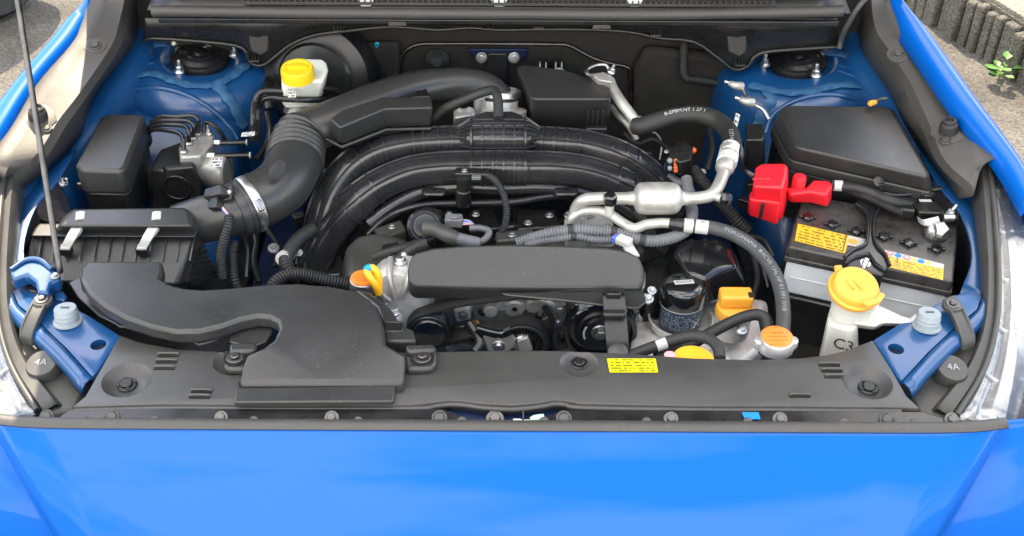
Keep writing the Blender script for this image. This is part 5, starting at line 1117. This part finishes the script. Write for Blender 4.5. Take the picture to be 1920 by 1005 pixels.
material('band_print', (.62,.62,.60), .55, 0, .5, 260)
HB = [(1190, 236, .02), (1205, 236, .025), (1235, 226, .035), (1275, 216, .045), (1315, 216, .05), (1348, 228, .05), (1368, 250, .05), (1372, 275, .05), (1368, 292, .05)]
hb2 = tube('ac_hose', PP(HB), .0165, 'rubber', None, 22, 8); tag(hb2, 'fat black rubber hose looping over to the air-conditioning joint', 'hose')
text_on_tube('print', 'B-EPBM.NT 1 27 1', PP(HB), .0165, .06, .010, 'white_print', hb2, V(0, -.5, 1), 8)
text_on_tube('print', 'E 27 5 4 7', PP(HB), .0165, .22, .010, 'white_print', hb2, V(-.2, -.4, 1), 8)
for za, zb in (((1370, 278, .051), (1366, 291, .0515)), ((1365, 296, .052), (1362, 306, .052))):
    pa, pb = P(*za), P(*zb); lathe('paper_band', [(.0172, 0), (.0175, 0), (.0175, (pb-pa).length), (.0172, (pb-pa).length)], pa, pb-pa, 'band_print', hb2, 24)
a3 = thing('ac_line', 'bare aluminium line with a bolted block rising to the firewall', 'pipe', P(1160, 200, -.02))
apipe('pipe', [(1198, 236, .02), (1182, 215, .035), (1162, 188, .05), (1148, 165, .06), (1142, 150, .07)], .0105, 'aluminium', a3)
lathe('ferrule', [(.012, -.008), (.0165, -.004), (.0165, .008), (.013, .01)], P(1193, 232, .022), (P(1205, 238, .02)-P(1180, 215, .035)), 'aluminium', a3, 22)
frustum('block', PP([(1108, 138), (1132, 134), (1150, 143), (1148, 154), (1122, 150)], .085), PP([(1108, 152), (1132, 150), (1150, 160), (1146, 170), (1122, 164)], .06), 'aluminium', a3, .003)
tube('block_loop', PP([(1108, 142, .085), (1100, 136, .085), (1104, 128, .088), (1120, 122, .09), (1136, 122, .09), (1142, 130, .085)]), .004, 'steel', a3, 8, 5)
fastener('bolt', 'stud', P(1146, 134, .085), V(.3, -.3, 1), .008, 'zinc', a3)
s2_ = tube('ac_line', PP([(1145, 200, .0), (1160, 218, .0), (1178, 236, -.01), (1194, 262, -.03)]), .0058, 'aluminium', None, 12, 6); tag(s2_, 'thin bare aluminium line beside the resonator box', 'pipe')
# mounting block of the compressor under the pipes
cm = thing('ac_compressor', 'cast alloy compressor head under the air-conditioning pipes', 'compressor', P(1110, 440, -.1))
frustum('head', PP([(1058, 404), (1130, 400), (1150, 415), (1148, 432), (1062, 434)], -.03), PP([(1056, 440), (1132, 438), (1155, 450), (1152, 470), (1060, 470)], -.08), 'cast_alloy', cm, .006)
for px, py in ((1068, 404), (1105, 402)): fastener('bolt', 'hex', P(px, py, -.026), Z1, .010, 'steel', cm)
prism('front_plate', PP([(960, 440), (1060, 436), (1200, 440), (1210, 470), (960, 470)], -.07), .03, 'lamp_grey', cm, .006)
# grey wiring looms
def loom(l, r_, label, bands=()):
    o = tube('wiring_loom', PP(l), r_, 'grey_loom', None, 14, 8, ridge=(.005, .0009)); tag(o, label, 'cable', 'grey corrugated wiring looms')
    pv = catmull(PP(l), 8); fr_ = frames(pv)
    for px in bands:
        j = min(range(len(pv)), key=lambda i: abs(CX+(pv[i]-CAM).dot(RT)/(pv[i]-CAM).dot(FW)*FPX-px))
        lathe('tape_band', [(r_*1.1, -.005), (r_*1.13, -.005), (r_*1.13, .005), (r_*1.1, .005)], pv[j], fr_[j][0], 'rubber', o, 18)
    return o
loom([(970, 456, -.03), (1000, 446, -.02), (1035, 437, -.01), (1075, 431, -.005), (1115, 432, -.005), (1150, 436, -.01), (1190, 447, -.015), (1225, 452, -.02), (1265, 444, -.02), (1290, 428, -.015), (1298, 400, -.01), (1292, 370, -.01), (1287, 335, .0)], .0095, 'thick grey loom snaking behind the belt cover and up past the muffler', (1072, 1150, 1204))
loom([(985, 460, -.025), (1020, 452, -.02), (1050, 448, -.015), (1080, 444, -.01), (1110, 449, -.012), (1140, 450, -.015), (1158, 446, -.015)], .0062, 'thin grey loom running just above the belt cover to a white plug', (1076,))
cn = thing('harness_plug', 'white wiring plug with blue lock at the right end of the belt cover', 'connector', P(1170, 460, -.02))
box('plug_body', P(1170, 452, -.008), .026, .018, .014, 'white_print', cn, .003, rz=R(-35)); box('plug_lock', P(1153, 447, -.008), .006, .012, .011, 'wire_blue', cn, .001, rz=R(-35)); prism('plug_tail', PP([(1168, 462), (1186, 455), (1200, 478), (1180, 476)], -.012), .006, 'white_print', cn, .002)
# multi-pin connector
mcn = thing('harness_connector', 'black multi-pin connector with a column of orange seals', 'connector', P(1285, 320, -.02))
frustum('shell', PP([(1262, 272), (1282, 262), (1300, 276), (1296, 300), (1276, 304), (1252, 296)], .03), PP([(1256, 300), (1280, 290), (1302, 304), (1296, 326), (1276, 330), (1250, 322)], -.005), 'black_plastic', mcn, .003)
for k in range(5): box('shell_rib', P(1280, 268+k*5, .031), .026, .0018, .003, 'black_plastic', mcn, 0)
fy_ = P(1264, 300, .02).y-.012
for k in range(4):
    lathe('orange_seal', [(.0038, -.004), (.0038, .003), (.002, .004)], PY(1267, 301+k*6, fy_), V(-.1, -1, .2), 'orange_seal', mcn, 14)
    lathe('grey_seal', [(.0042, -.004), (.0042, .003), (.002, .004)], PY(1256, 301+k*7, fy_), V(-.1, -1, .2), 'grey_clip', mcn, 14) if k in (0, 2) else None
box('seal_plate', PY(1262, 311, fy_+.006), .028, .008, .03, 'black_plastic', mcn, .002)
for dx in (0, 3): tube('wire', PP([(1256+dx, 300, .0), (1248+dx, 308, -.005), (1247+dx, 320, -.02)]), .0014, 'wire_blue', mcn, 6, 4)
tube('lead', PP([(1255, 326, -.01), (1268, 338, -.02), (1290, 350, -.02), (1300, 372, -.03)]), .009, 'grey_loom', mcn, 12, 5, flat=.6)
fastener('orange_bolt', 'hex', P(1301, 282, .025), V(1, -.3, .2), .006, 'orange_seal', mcn)
l5 = tube('wiring_harness', PP([(1300, 318, -.02), (1325, 350, -.03), (1350, 378, -.05), (1380, 410, -.07), (1400, 430, -.09)]), .0105, 'rubber', None, 14, 8, ridge=(.0052, .0014)); tag(l5, 'black corrugated harness passing behind the right end of the muffler', 'cable')
l6 = tube('wiring_harness', PP([(1195, 400, -.06), (1215, 430, -.06), (1225, 452, -.05), (1250, 470, -.06)]), .009, 'rubber', None, 14, 8, ridge=(.0052, .0014)); tag(l6, 'black corrugated harness under the muffler', 'cable')
# right support cover behind the oil filter
sp_ = thing('engine_side_cover', 'glossy black moulded cover behind the oil filter', 'cover', P(1310, 530, -.15))
frustum('cover_shell', PP([(1262, 470), (1282, 448), (1345, 446), (1372, 468), (1384, 500), (1350, 506), (1320, 525), (1290, 510)], -.03), PP([(1245, 500), (1270, 468), (1352, 464), (1385, 480), (1405, 540), (1370, 560), (1330, 575), (1260, 545)], -.09), 'gloss_black', sp_, .010, 3)
for px, py in ((1296, 452), (1322, 450), (1340, 468)): lathe('dowel', [(.004, 0), (.004, .002), (.002, .0025)], P(px, py, -.029), Z1, 'black_plastic', sp_, 12)
# ignition / purge valve group left of the belt cover
pg_ = thing('purge_valve', 'round black valve with elbow and grey plug above the belt cover', 'valve', P(800, 440, -.06))
vc = P(796, 424, -.03); lathe('disc', [(.028, -.012), (.030, -.008), (.030, .004), (.026, .008), (.022, .008), (.020, .012), (.015, .013)], vc, V(.15, -.75, .6), 'satin_black', pg_, 36)
tube('elbow', PP([(800, 428, -.015), (818, 430, -.01), (838, 440, -.01), (856, 448, -.015)]), [.014, .013, .013, .012], 'lamp_grey', pg_, 16, 6)
tube('spigot', PP([(846, 444, -.012), (868, 450, -.02), (895, 456, -.03)]), .0105, 'grey_loom', pg_, 14, 5)
box('plug', P(851, 414, -.02), .03, .02, .018, 'grey_loom', pg_, .003); box('plug_key', P(853, 408, -.01), .014, .008, .006, 'grey_loom', pg_, .001)
for k in range(4): tube('wire', PP([(868, 412+k*3, -.02), (880, 414+k*2, -.022), (888, 420, -.03)]), .0012, ('white_print', 'wire_blue', 'white_print', 'wire_pink')[k], pg_, 6, 4)
tube('lead', PP([(880, 428, -.03), (902, 428, -.03), (917, 434, -.03), (910, 448, -.035), (890, 458, -.04)]), .0058, 'grey_loom', pg_, 10, 6)
prism('bracket', PP([(770, 400), (800, 385), (830, 392), (826, 410), (780, 415)], -.05), .05, 'black_plastic', pg_, .004)
ch = thing('cam_carrier', 'brownish-grey moulded cover with square opening left of the belt cover', 'cover', P(700, 500, -.1))
frustum('cover_shell', PP([(648, 462), (672, 440), (700, 436), (740, 440), (775, 452), (760, 490), (720, 520), (650, 516)], -.07), PP([(640, 500), (668, 470), (700, 462), (745, 466), (785, 478), (770, 525), (724, 560), (640, 556)], -.13), 'lamp_grey', ch, .012, 3)
prism('opening', PP([(716, 458), (746, 452), (752, 470), (730, 480), (714, 474)], -.066), .02, 'black_plastic', ch, .003)
l7 = tube('ignition_lead', PP([(700, 482, -.05), (724, 474, -.04), (752, 466, -.035), (785, 456, -.035)]), .0075, 'rubber', None, 12, 6); tag(l7, 'black rubber lead crossing the opening left of the belt cover', 'cable')
l8 = tube('ignition_lead', PP([(735, 500, -.05), (752, 482, -.045), (775, 466, -.035), (800, 456, -.03)]), .010, 'rubber', None, 12, 6); tag(l8, 'thick black rubber lead at the left corner of the belt cover', 'cable')

# ================================================================== BATTERY
bt = thing('battery', 'grey car battery with black top, six filler plugs and yellow warning labels', 'battery', P(1640, 500, -.2))
BZ = -.02
T4 = [P(1478, 462, BZ), P(1788, 528, BZ), P(1782, 410, BZ), P(1497, 365, BZ)]
bx_ = (T4[1]-T4[0]); bL = bx_.length; bx_.normalize(); by_ = Z1.cross(bx_); bD = .168; b0_ = T4[0]
def B(u, v, z=0.): return b0_+bx_*u+by_*v+Z1*z
def brect(u0, u1, v0, v1, z): return [B(u0, v0, z), B(u1, v0, z), B(u1, v1, z), B(u0, v1, z)]
prism('top', brect(0, bL, 0, bD, 0), .024, 'battery_lid', bt, .004)
prism('top_flange', brect(-.003, bL+.003, -.003, bD+.003, -.020), .010, 'battery_lid', bt, .002)
cs_ = prism('case', brect(.002, bL-.002, .002, bD-.002, -.031), .066, 'battery_case', bt, .004)
prism('tray', brect(-.006, bL+.004, -.006, bD+.004, -.0975), .12, 'satin_black', bt, .004)
box('case_rib', B(bL/2, .0015, -.062), bL*.9, .002, .0015, 'battery_case', cs_, 0, math.atan2(bx_.y, bx_.x))
for u in (.33, .66): box('seam', B(bL*u, bD*.5, .0005), .0015, bD*.8, .0015, 'battery_lid', bt, 0, math.atan2(bx_.y, bx_.x))
rzb = math.atan2(bx_.y, bx_.x)
for px, py in ((1514, 410), (1560, 423), (1605, 436), (1656, 446), (1703, 458), (1755, 469)):
    p = P(px, py, BZ); c_ = lathe('filler_plug', [(.0095, 0), (.0095, .005), (.0075, .007), (.003, .007)], p, Z1, 'gloss_black', bt, 20)
    for k in range(4): a = rzb+R(20+k*90-10); box('plug_lug', p+V(math.cos(a)*.0115, math.sin(a)*.009, .003), .006, .004, .006, 'gloss_black', c_, .001, a)
def bpx(l): return PP(l, BZ)
sticker('warning_label', bpx([(1496, 420), (1594, 443), (1584, 476), (1490, 452)]), 'sticker_amber', bt, .0008)
s3 = sticker('warning_label', bpx([(1592, 442), (1624, 450), (1616, 466), (1588, 460)]), 'white_print', bt, .0009); lathe('print_disc', [(.008, 0), (.008, .0004)], P(1599, 453, BZ+.001), Z1, 'amber_plastic', s3, 20)
sticker('warning_label', bpx([(1659, 469), (1770, 496), (1769, 505), (1659, 479)]), 'white_print', bt, .0008)
sticker('warning_label', bpx([(1659, 479), (1769, 505), (1768, 526), (1660, 500)]), 'sticker_amber', bt, .0008)
for k, (px, py) in enumerate(((1668, 475), (1684, 479), (1700, 483), (1714, 487), (1727, 490), (1740, 493))):
    p = P(px, py, BZ+.001); sg_ = lathe('print_symbol', [(.0055, 0), (.0055, .0004)] if k not in (3, 5) else [(.006, 0), (.006, .0004)], p, Z1, ('red_plastic', 'blue_tape', 'red_plastic', 'yellow_plastic', 'blue_tape', 'yellow_plastic')[k], bt, 20 if k not in (3, 5) else 3)
    if k in (0, 2): lathe('symbol_centre', [(.004, 0), (.004, .0003)], p+V(0, 0, .0003), Z1, 'white_print', sg_, 16)
# hold-down bar and J-bolt
hd_ = thing('battery_clamp', 'black forked clamp bar across the battery top with steel J-bolt', 'clamp', P(1630, 440, 0))
def HC(l, z=.012): return PP([(a, b, BZ+z) for a, b in l])
prism('bar', HC([(1606, 372), (1668, 372), (1668, 380), (1648, 394), (1640, 410), (1638, 440), (1644, 460), (1660, 478), (1668, 498), (1660, 506), (1640, 492), (1628, 474), (1606, 480), (1586, 492), (1582, 480), (1600, 468), (1622, 458), (1627, 440), (1628, 410), (1622, 394), (1606, 382)]), .010, 'satin_black', hd_, .003)
tube('edge', HC([(1668, 380), (1648, 394), (1640, 410), (1638, 440), (1644, 460), (1660, 478), (1668, 498)], .014), .003, 'satin_black', hd_, 8, 4); tube('edge', HC([(1606, 382), (1622, 394), (1628, 410), (1627, 440), (1622, 458), (1600, 468), (1583, 482)], .014), .003, 'satin_black', hd_, 8, 4)
prism('hook_plate', HC([(1584, 488), (1628, 476), (1660, 504), (1656, 516), (1590, 500)], .006), .03, 'satin_black', hd_, .003)
tube('bolt_rod', [P(1626, 484, .02), P(1618, 508, .0), P(1610, 535, -.04)], .0042, 'zinc', hd_, 12, 3); fastener('nut', 'hex', P(1622, 494, .005), V(.1, -.1, 1), .009, 'zinc', hd_)
# red terminal cover
rdc = thing('terminal_cover', 'bright red plastic cover over the positive battery terminal', 'cover', P(1470, 390, -.05))
frustum('cover_body', PP([(1417, 312), (1428, 306), (1470, 305), (1478, 311), (1476, 330), (1470, 352), (1412, 350)], .055), PP([(1408, 380), (1420, 350), (1465, 350), (1480, 360), (1476, 382), (1466, 415), (1404, 394)], -.025), 'red_plastic', rdc, .006, 3)
frustum('cover_lower', PP([(1406, 358), (1424, 352), (1468, 366), (1464, 380), (1404, 374)], .02), PP([(1402, 392), (1424, 388), (1462, 404), (1458, 424), (1402, 404)], -.03), 'red_plastic', rdc, .005, 3)
frustum('cover_arm', PP([(1474, 350), (1510, 352), (1524, 336), (1556, 338), (1561, 345), (1552, 366), (1520, 360), (1480, 366)], .02), PP([(1474, 372), (1510, 374), (1524, 364), (1556, 366), (1560, 374), (1552, 390), (1520, 382), (1482, 380)], -.012), 'red_plastic', rdc, .005, 3)
lathe('knob', [(.0115, -.01), (.0115, .014), (.010, .017), (.0, .0175)], P(1497, 346, .02), Z1, 'red_plastic', rdc, 24)
box('slot', PY(1428, 395, P(1404, 374, .02).y-.006), .006, .004, .03, 'black_plastic', rdc, .001); box('rib', P(1428, 336, .056), .03, .003, .004, 'red_plastic', rdc, .001)
# cable and sensor to the negative terminal
nt_ = thing('battery_sensor', 'black current sensor on the negative battery terminal with silver clamp', 'sensor', P(1740, 410, -.02))
frustum('sensor_body', PP([(1712, 378), (1756, 376), (1770, 390), (1766, 400), (1722, 398)], .012), PP([(1712, 396), (1756, 394), (1772, 410), (1768, 418), (1722, 416)], -.012), 'black_plastic', nt_, .003)
box('plug', P(1700, 396, .0), .026, .018, .018, 'black_plastic', nt_, .003, R(-12)); box('plug_label', P(1735, 376, .013), .02, .006, .001, 'pale_clip', nt_, 0)
tcx = P(1757, 424, .0); lathe('terminal_ring', [(.0165, -.022), (.017, -.006), (.014, .0), (.008, .001), (.0075, .006)], tcx, V(.1, -.05, 1), 'zinc', nt_, 28); lathe('rubber_base', [(.021, -.022), (.020, -.016)], tcx, Z1, 'rubber', nt_, 28)
bar('clamp_strap', [P(1722, 412, .0), P(1732, 418, .002), P(1745, 416, .004), P(1760, 412, .004)], V(0, .012, .004), .003, 'zinc', nt_, 4); prism('clamp_jaw', PP([(1752, 420), (1770, 414), (1782, 430), (1768, 440), (1756, 436)], .008), .01, 'zinc', nt_, .002)
fastener('clamp_bolt', 'stud', P(1779, 402, .0), V(.5, .2, .8), .009, 'zinc', nt_); tube('clamp_sleeve', PP([(1768, 408, .0), (1788, 408, .0)]), .007, 'zinc', nt_, 12, 2)
cbk = tube('battery_cable', PP([(1560, 346, .01), (1580, 349, .012), (1610, 354, .015), (1640, 364, .012), (1670, 376, .012), (1712, 386, .0)]), .0085, 'rubber', None, 12, 6); tag(cbk, 'thick black taped cable from the red cover to the sensor', 'cable')
lathe('white_tape', [(.0092, -.007), (.0095, -.007), (.0095, .007), (.0092, .007)], P(1571, 348, .0115), V(1, -.1, 0), 'white_print', cbk, 18)
cb3 = tube('battery_cable', PP([(1578, 352, .006), (1605, 362, .006), (1635, 374, .006), (1665, 388, .004), (1692, 398, .002)]), .0058, 'rubber', None, 12, 8, ridge=(.004, .001)); tag(cb3, 'thin corrugated black cable just below the taped cable', 'cable')
cb4 = tube('battery_cable', PP([(1655, 362, .012), (1680, 366, .01), (1720, 362, .012), (1766, 353, .02)]), .004, 'black_plastic', None, 10, 6); tag(cb4, 'slim dark cable running right from the cable clip to the fender trim', 'cable')
clp = thing('cable_clip', 'small black cable clip with round head above the battery', 'clip', P(1650, 352, .02))
lathe('ring', [(.008, 0), (.0095, .001), (.0095, .003), (.008, .004)], P(1647, 340, .03), V(0, -.7, .7), 'black_plastic', clp, 20); lathe('head', [(.006, 0), (.006, .005), (.003, .006)], P(1647, 339, .03), V(0, -.7, .7), 'black_plastic', clp, 18); box('tail', P(1651, 354, .02), .007, .006, .022, 'black_plastic', clp, .001)

# ================================================================== FUSE BOX
fb = thing('fuse_box', 'large dark fuse box with sloping lid behind the battery', 'fuse box', P(1600, 330, -.1))
lt5 = PP([(1466, 199), (1480, 196), (1660, 198), (1672, 204), (1742, 322), (1738, 331), (1500, 278), (1490, 270)], .06)
lb5 = PP([(1446, 236), (1458, 226), (1680, 222), (1694, 230), (1750, 352), (1744, 360), (1488, 302), (1476, 294)], .025)
frustum('lid', lt5, lb5, 'duct_plastic', fb, .006, 3)
frustum('lid_skirt', [p+V(0, 0, -.0005) for p in lb5], [p+V(0, 0, -.022) for p in lb5], 'duct_plastic', fb, .003)
cen = sum(lb5, V(0, 0, 0))/8; lb6 = [p.lerp(cen, .03)+V(0, 0, -.0225) for p in lb5]
frustum('case', lb6, [p+V(0, 0, -.10) for p in lb6], 'black_plastic', fb, .004)
lx = P(1735, 352, .02); box('latch', lx+V(0, -.012, -.012), .024, .012, .026, 'black_plastic', fb, .002); box('latch_bar', lx+V(0, -.019, -.004), .016, .006, .008, 'satin_black', fb, .001)
# small module between hose and fuse box
md_ = thing('relay_module', 'small black module with bracket between the hose and the fuse box', 'module', P(1410, 290, -.05))
frustum('module_case', PP([(1398, 232), (1430, 230), (1434, 252), (1432, 262), (1398, 262)], .04), PP([(1398, 290), (1430, 288), (1434, 300), (1432, 318), (1398, 318)], -.03), 'black_plastic', md_, .003)
tube('bracket', PP([(1388, 262, .03), (1392, 290, .01), (1396, 318, -.02), (1412, 330, -.03)]), .005, 'dark_steel', md_, 8, 4, flat=.5); sticker('white_label', PP([(1380, 212), (1388, 216), (1380, 246), (1373, 242)], .05), 'sticker_white', md_)
vl = thing('charge_valve', 'pair of small metal service fittings at the right edge of the firewall', 'fitting', P(1385, 180, .03))
for px, py in ((1378, 160), (1398, 190)):
    tube('fitting', PP([(px-10, py-4, .06), (px, py, .06), (px+12, py+2, .055)]), [.005, .007, .009], 'aluminium', vl, 14, 4); lathe('tip', [(.003, 0), (.0035, .008)], P(px-12, py-5, .061), V(-1, .2, .2), 'zinc', vl, 10)
tube('link', PP([(1392, 165, .05), (1400, 180, .05), (1412, 195, .045), (1430, 205, .04), (1442, 224, .03)]), .0032, 'zinc', vl, 8, 5)
gw = tube('ground_wire', PP([(1634, 194, .07), (1650, 186, .072), (1664, 184, .075)]), .003, 'hose_rubber', None, 8, 4); tag(gw, 'short grey wire with brass end behind the fuse box', 'wire')
lathe('brass_end', [(.004, -.008), (.0055, -.002), (.0055, .006), (.004, .008)], P(1636, 193, .071), V(-1, -.5, 0), 'amber_plastic', gw, 10)

# ================================================================== WASHER FILLER
wr_ = thing('washer_reservoir', 'white washer filler neck with big amber flip cap, marked C3', 'washer bottle', P(1575, 665, -.15))
frustum('neck_column', PP([(1552, 588), (1600, 590), (1608, 598), (1608, 612), (1594, 618), (1552, 606)], -.005), PP([(1530, 690), (1600, 700), (1612, 710), (1612, 730), (1600, 740), (1530, 720)], -.12), 'white_plastic', wr_, .008, 3)
fnl = [RP(1582, 600, -.02, 30), RP(1588, 588, -.005, 32), RP(1594, 575, .008, 36), RP(1599, 562, .02, 44), RP(1602, 554, .028, 47)]
tube('funnel', [a for a, b in fnl], [b for a, b in fnl], 'white_plastic', wr_, 36, 5)
pf = P(1590, 590, 0)
frustum('side_arm', PP([(1612, 572), (1650, 572), (1692, 592), (1706, 596), (1716, 586), (1724, 592), (1716, 604), (1690, 606), (1655, 604), (1640, 612), (1600, 606)], .002), PP([(1612, 582), (1650, 582), (1692, 600), (1706, 604), (1716, 594), (1724, 600), (1716, 612), (1690, 612), (1655, 612), (1640, 620), (1600, 614)], -.02), 'white_plastic', wr_, .004)
wc_ = P(1602, 541, .045); wax = (V(.06, -.28, 1)).normalized()
fcap = lathe('flip_cap', [(.036, -.010), (.0385, -.006), (.0385, -.001), (.035, .001), (.034, .008), (.032, .011), (.024, .012), (.02, .011), (.0, .011)], wc_, wax, 'amber_plastic', wr_, 44)
prism('cap_tab', [wc_+wax*.006+V(*a) for a in ((-.022, .026, 0), (-.008, .034, 0), (-.010, .048, .004), (-.022, .046, .004))], .006, 'amber_plastic', fcap, .002)
prism('thumb_lip', [wc_+wax*.004+V(*a) for a in ((.0, -.030, 0), (.022, -.024, 0), (.034, -.010, 0), (.041, -.016, 0), (.028, -.034, 0), (.008, -.042, 0))], .006, 'amber_plastic', fcap, .002)
for a in ((-.008, 0), (.004, 0)): tube('moulded_mark', [wc_+wax*.0122+V(a[0]-.008, .008, .002), wc_+wax*.0122+V(a[0]+.002, -.010, -.002)], .0012, 'amber_plastic', fcap, 6, 2)
q0 = PY(1583, 646, PY(1575, 620, P(1570, 606, -.005).y).y-.003)
wtree = bvh([o for o in wr_.children if o.name.startswith('neck_column')][0])
hp_, hn_ = hit(wtree, 1582, 646, -.04); xw = (V(1, 0, 0)-hn_*hn_.x).normalized(); text('print', 'C3', hp_, xw, hn_.cross(xw), .026, 'black_print', wr_, .002)

# ================================================================== SMALL PIPES AND FITTINGS DEEP IN THE BAY (parts of the engine)
DEEP = [([(470, 420, -.10), (480, 450, -.12), (476, 490, -.14), (486, 530, -.16)], .006, 'black_plastic'), ([(455, 440, -.10), (465, 470, -.13), (462, 520, -.16)], .004, 'dark_steel'),
        ([(500, 430, -.14), (520, 460, -.15), (515, 500, -.17)], .005, 'rubber'), ([(1170, 250, -.04), (1195, 270, -.05), (1225, 262, -.05), (1262, 285, -.05)], .005, 'rubber'),
        ([(1200, 245, -.03), (1228, 250, -.04), (1240, 270, -.06), (1236, 300, -.08)], .003, 'steel'), ([(1205, 300, -.08), (1225, 320, -.09), (1240, 345, -.10)], .007, 'black_plastic'),
        ([(1330, 240, -.05), (1335, 280, -.06), (1325, 320, -.08)], .006, 'rubber'), ([(1390, 430, -.10), (1410, 470, -.12), (1420, 520, -.14), (1410, 560, -.15)], .006, 'rubber'),
        ([(1375, 420, -.09), (1400, 440, -.10), (1432, 450, -.12), (1450, 480, -.14)], .004, 'hose_rubber'), ([(1425, 470, -.12), (1430, 500, -.13), (1440, 540, -.15)], .0055, 'black_plastic'),
        ([(1430, 600, -.08), (1434, 625, -.08), (1430, 660, -.08)], .007, 'rubber'), ([(640, 300, -.06), (690, 320, -.08), (750, 345, -.09), (800, 350, -.09)], .008, 'black_plastic'),
        ([(560, 380, -.08), (585, 350, -.08), (600, 330, -.07)], .005, 'dark_steel'), ([(860, 420, -.10), (920, 430, -.10), (980, 425, -.10), (1040, 430, -.10)], .008, 'black_plastic'),
        ([(480, 300, -.05), (500, 270, -.04), (505, 240, -.02), (500, 210, .0)], .006, 'black_plastic'), ([(505, 150, .02), (500, 175, .02), (505, 205, .0)], .010, 'black_plastic'),
        ([(660, 545, -.09), (690, 535, -.08), (715, 545, -.08)], .012, 'rubber'), ([(880, 605, -.12), (900, 640, -.14), (890, 660, -.15)], .010, 'satin_black')]
for l, r_, m_ in DEEP: tube('deep_pipe', PP(l), r_, m_, en, 10, 5)
for px, py, z, r_, m_ in ((513, 466, -.13, .011, 'zinc'), (597, 318, -.04, .006, 'pale_clip'), (612, 322, -.04, .006, 'pale_clip'), (1318, 322, -.05, .006, 'pale_clip'), (1250, 284, -.03, .005, 'zinc'), (1390, 618, -.06, .010, 'zinc'), (1398, 610, -.06, .007, 'zinc'), (757, 480, -.04, .008, 'zinc'), (560, 474, -.08, .007, 'pale_clip'), (1215, 560, -.07, .010, 'zinc'), (1222, 545, -.06, .008, 'zinc')):
    fastener('fitting', 'hex', P(px, py, z), V(.1, -.4, 1), r_, m_, en)
for px, py, z in ((590, 340, -.06), (608, 330, -.05), (1212, 290, -.05), (1395, 380, -.08), (1410, 350, -.06), (560, 410, -.10), (690, 535, -.06)):
    box('deep_clip', P(px, py, z), .022, .016, .02, 'black_plastic', en, .002, random.uniform(-1, 1))
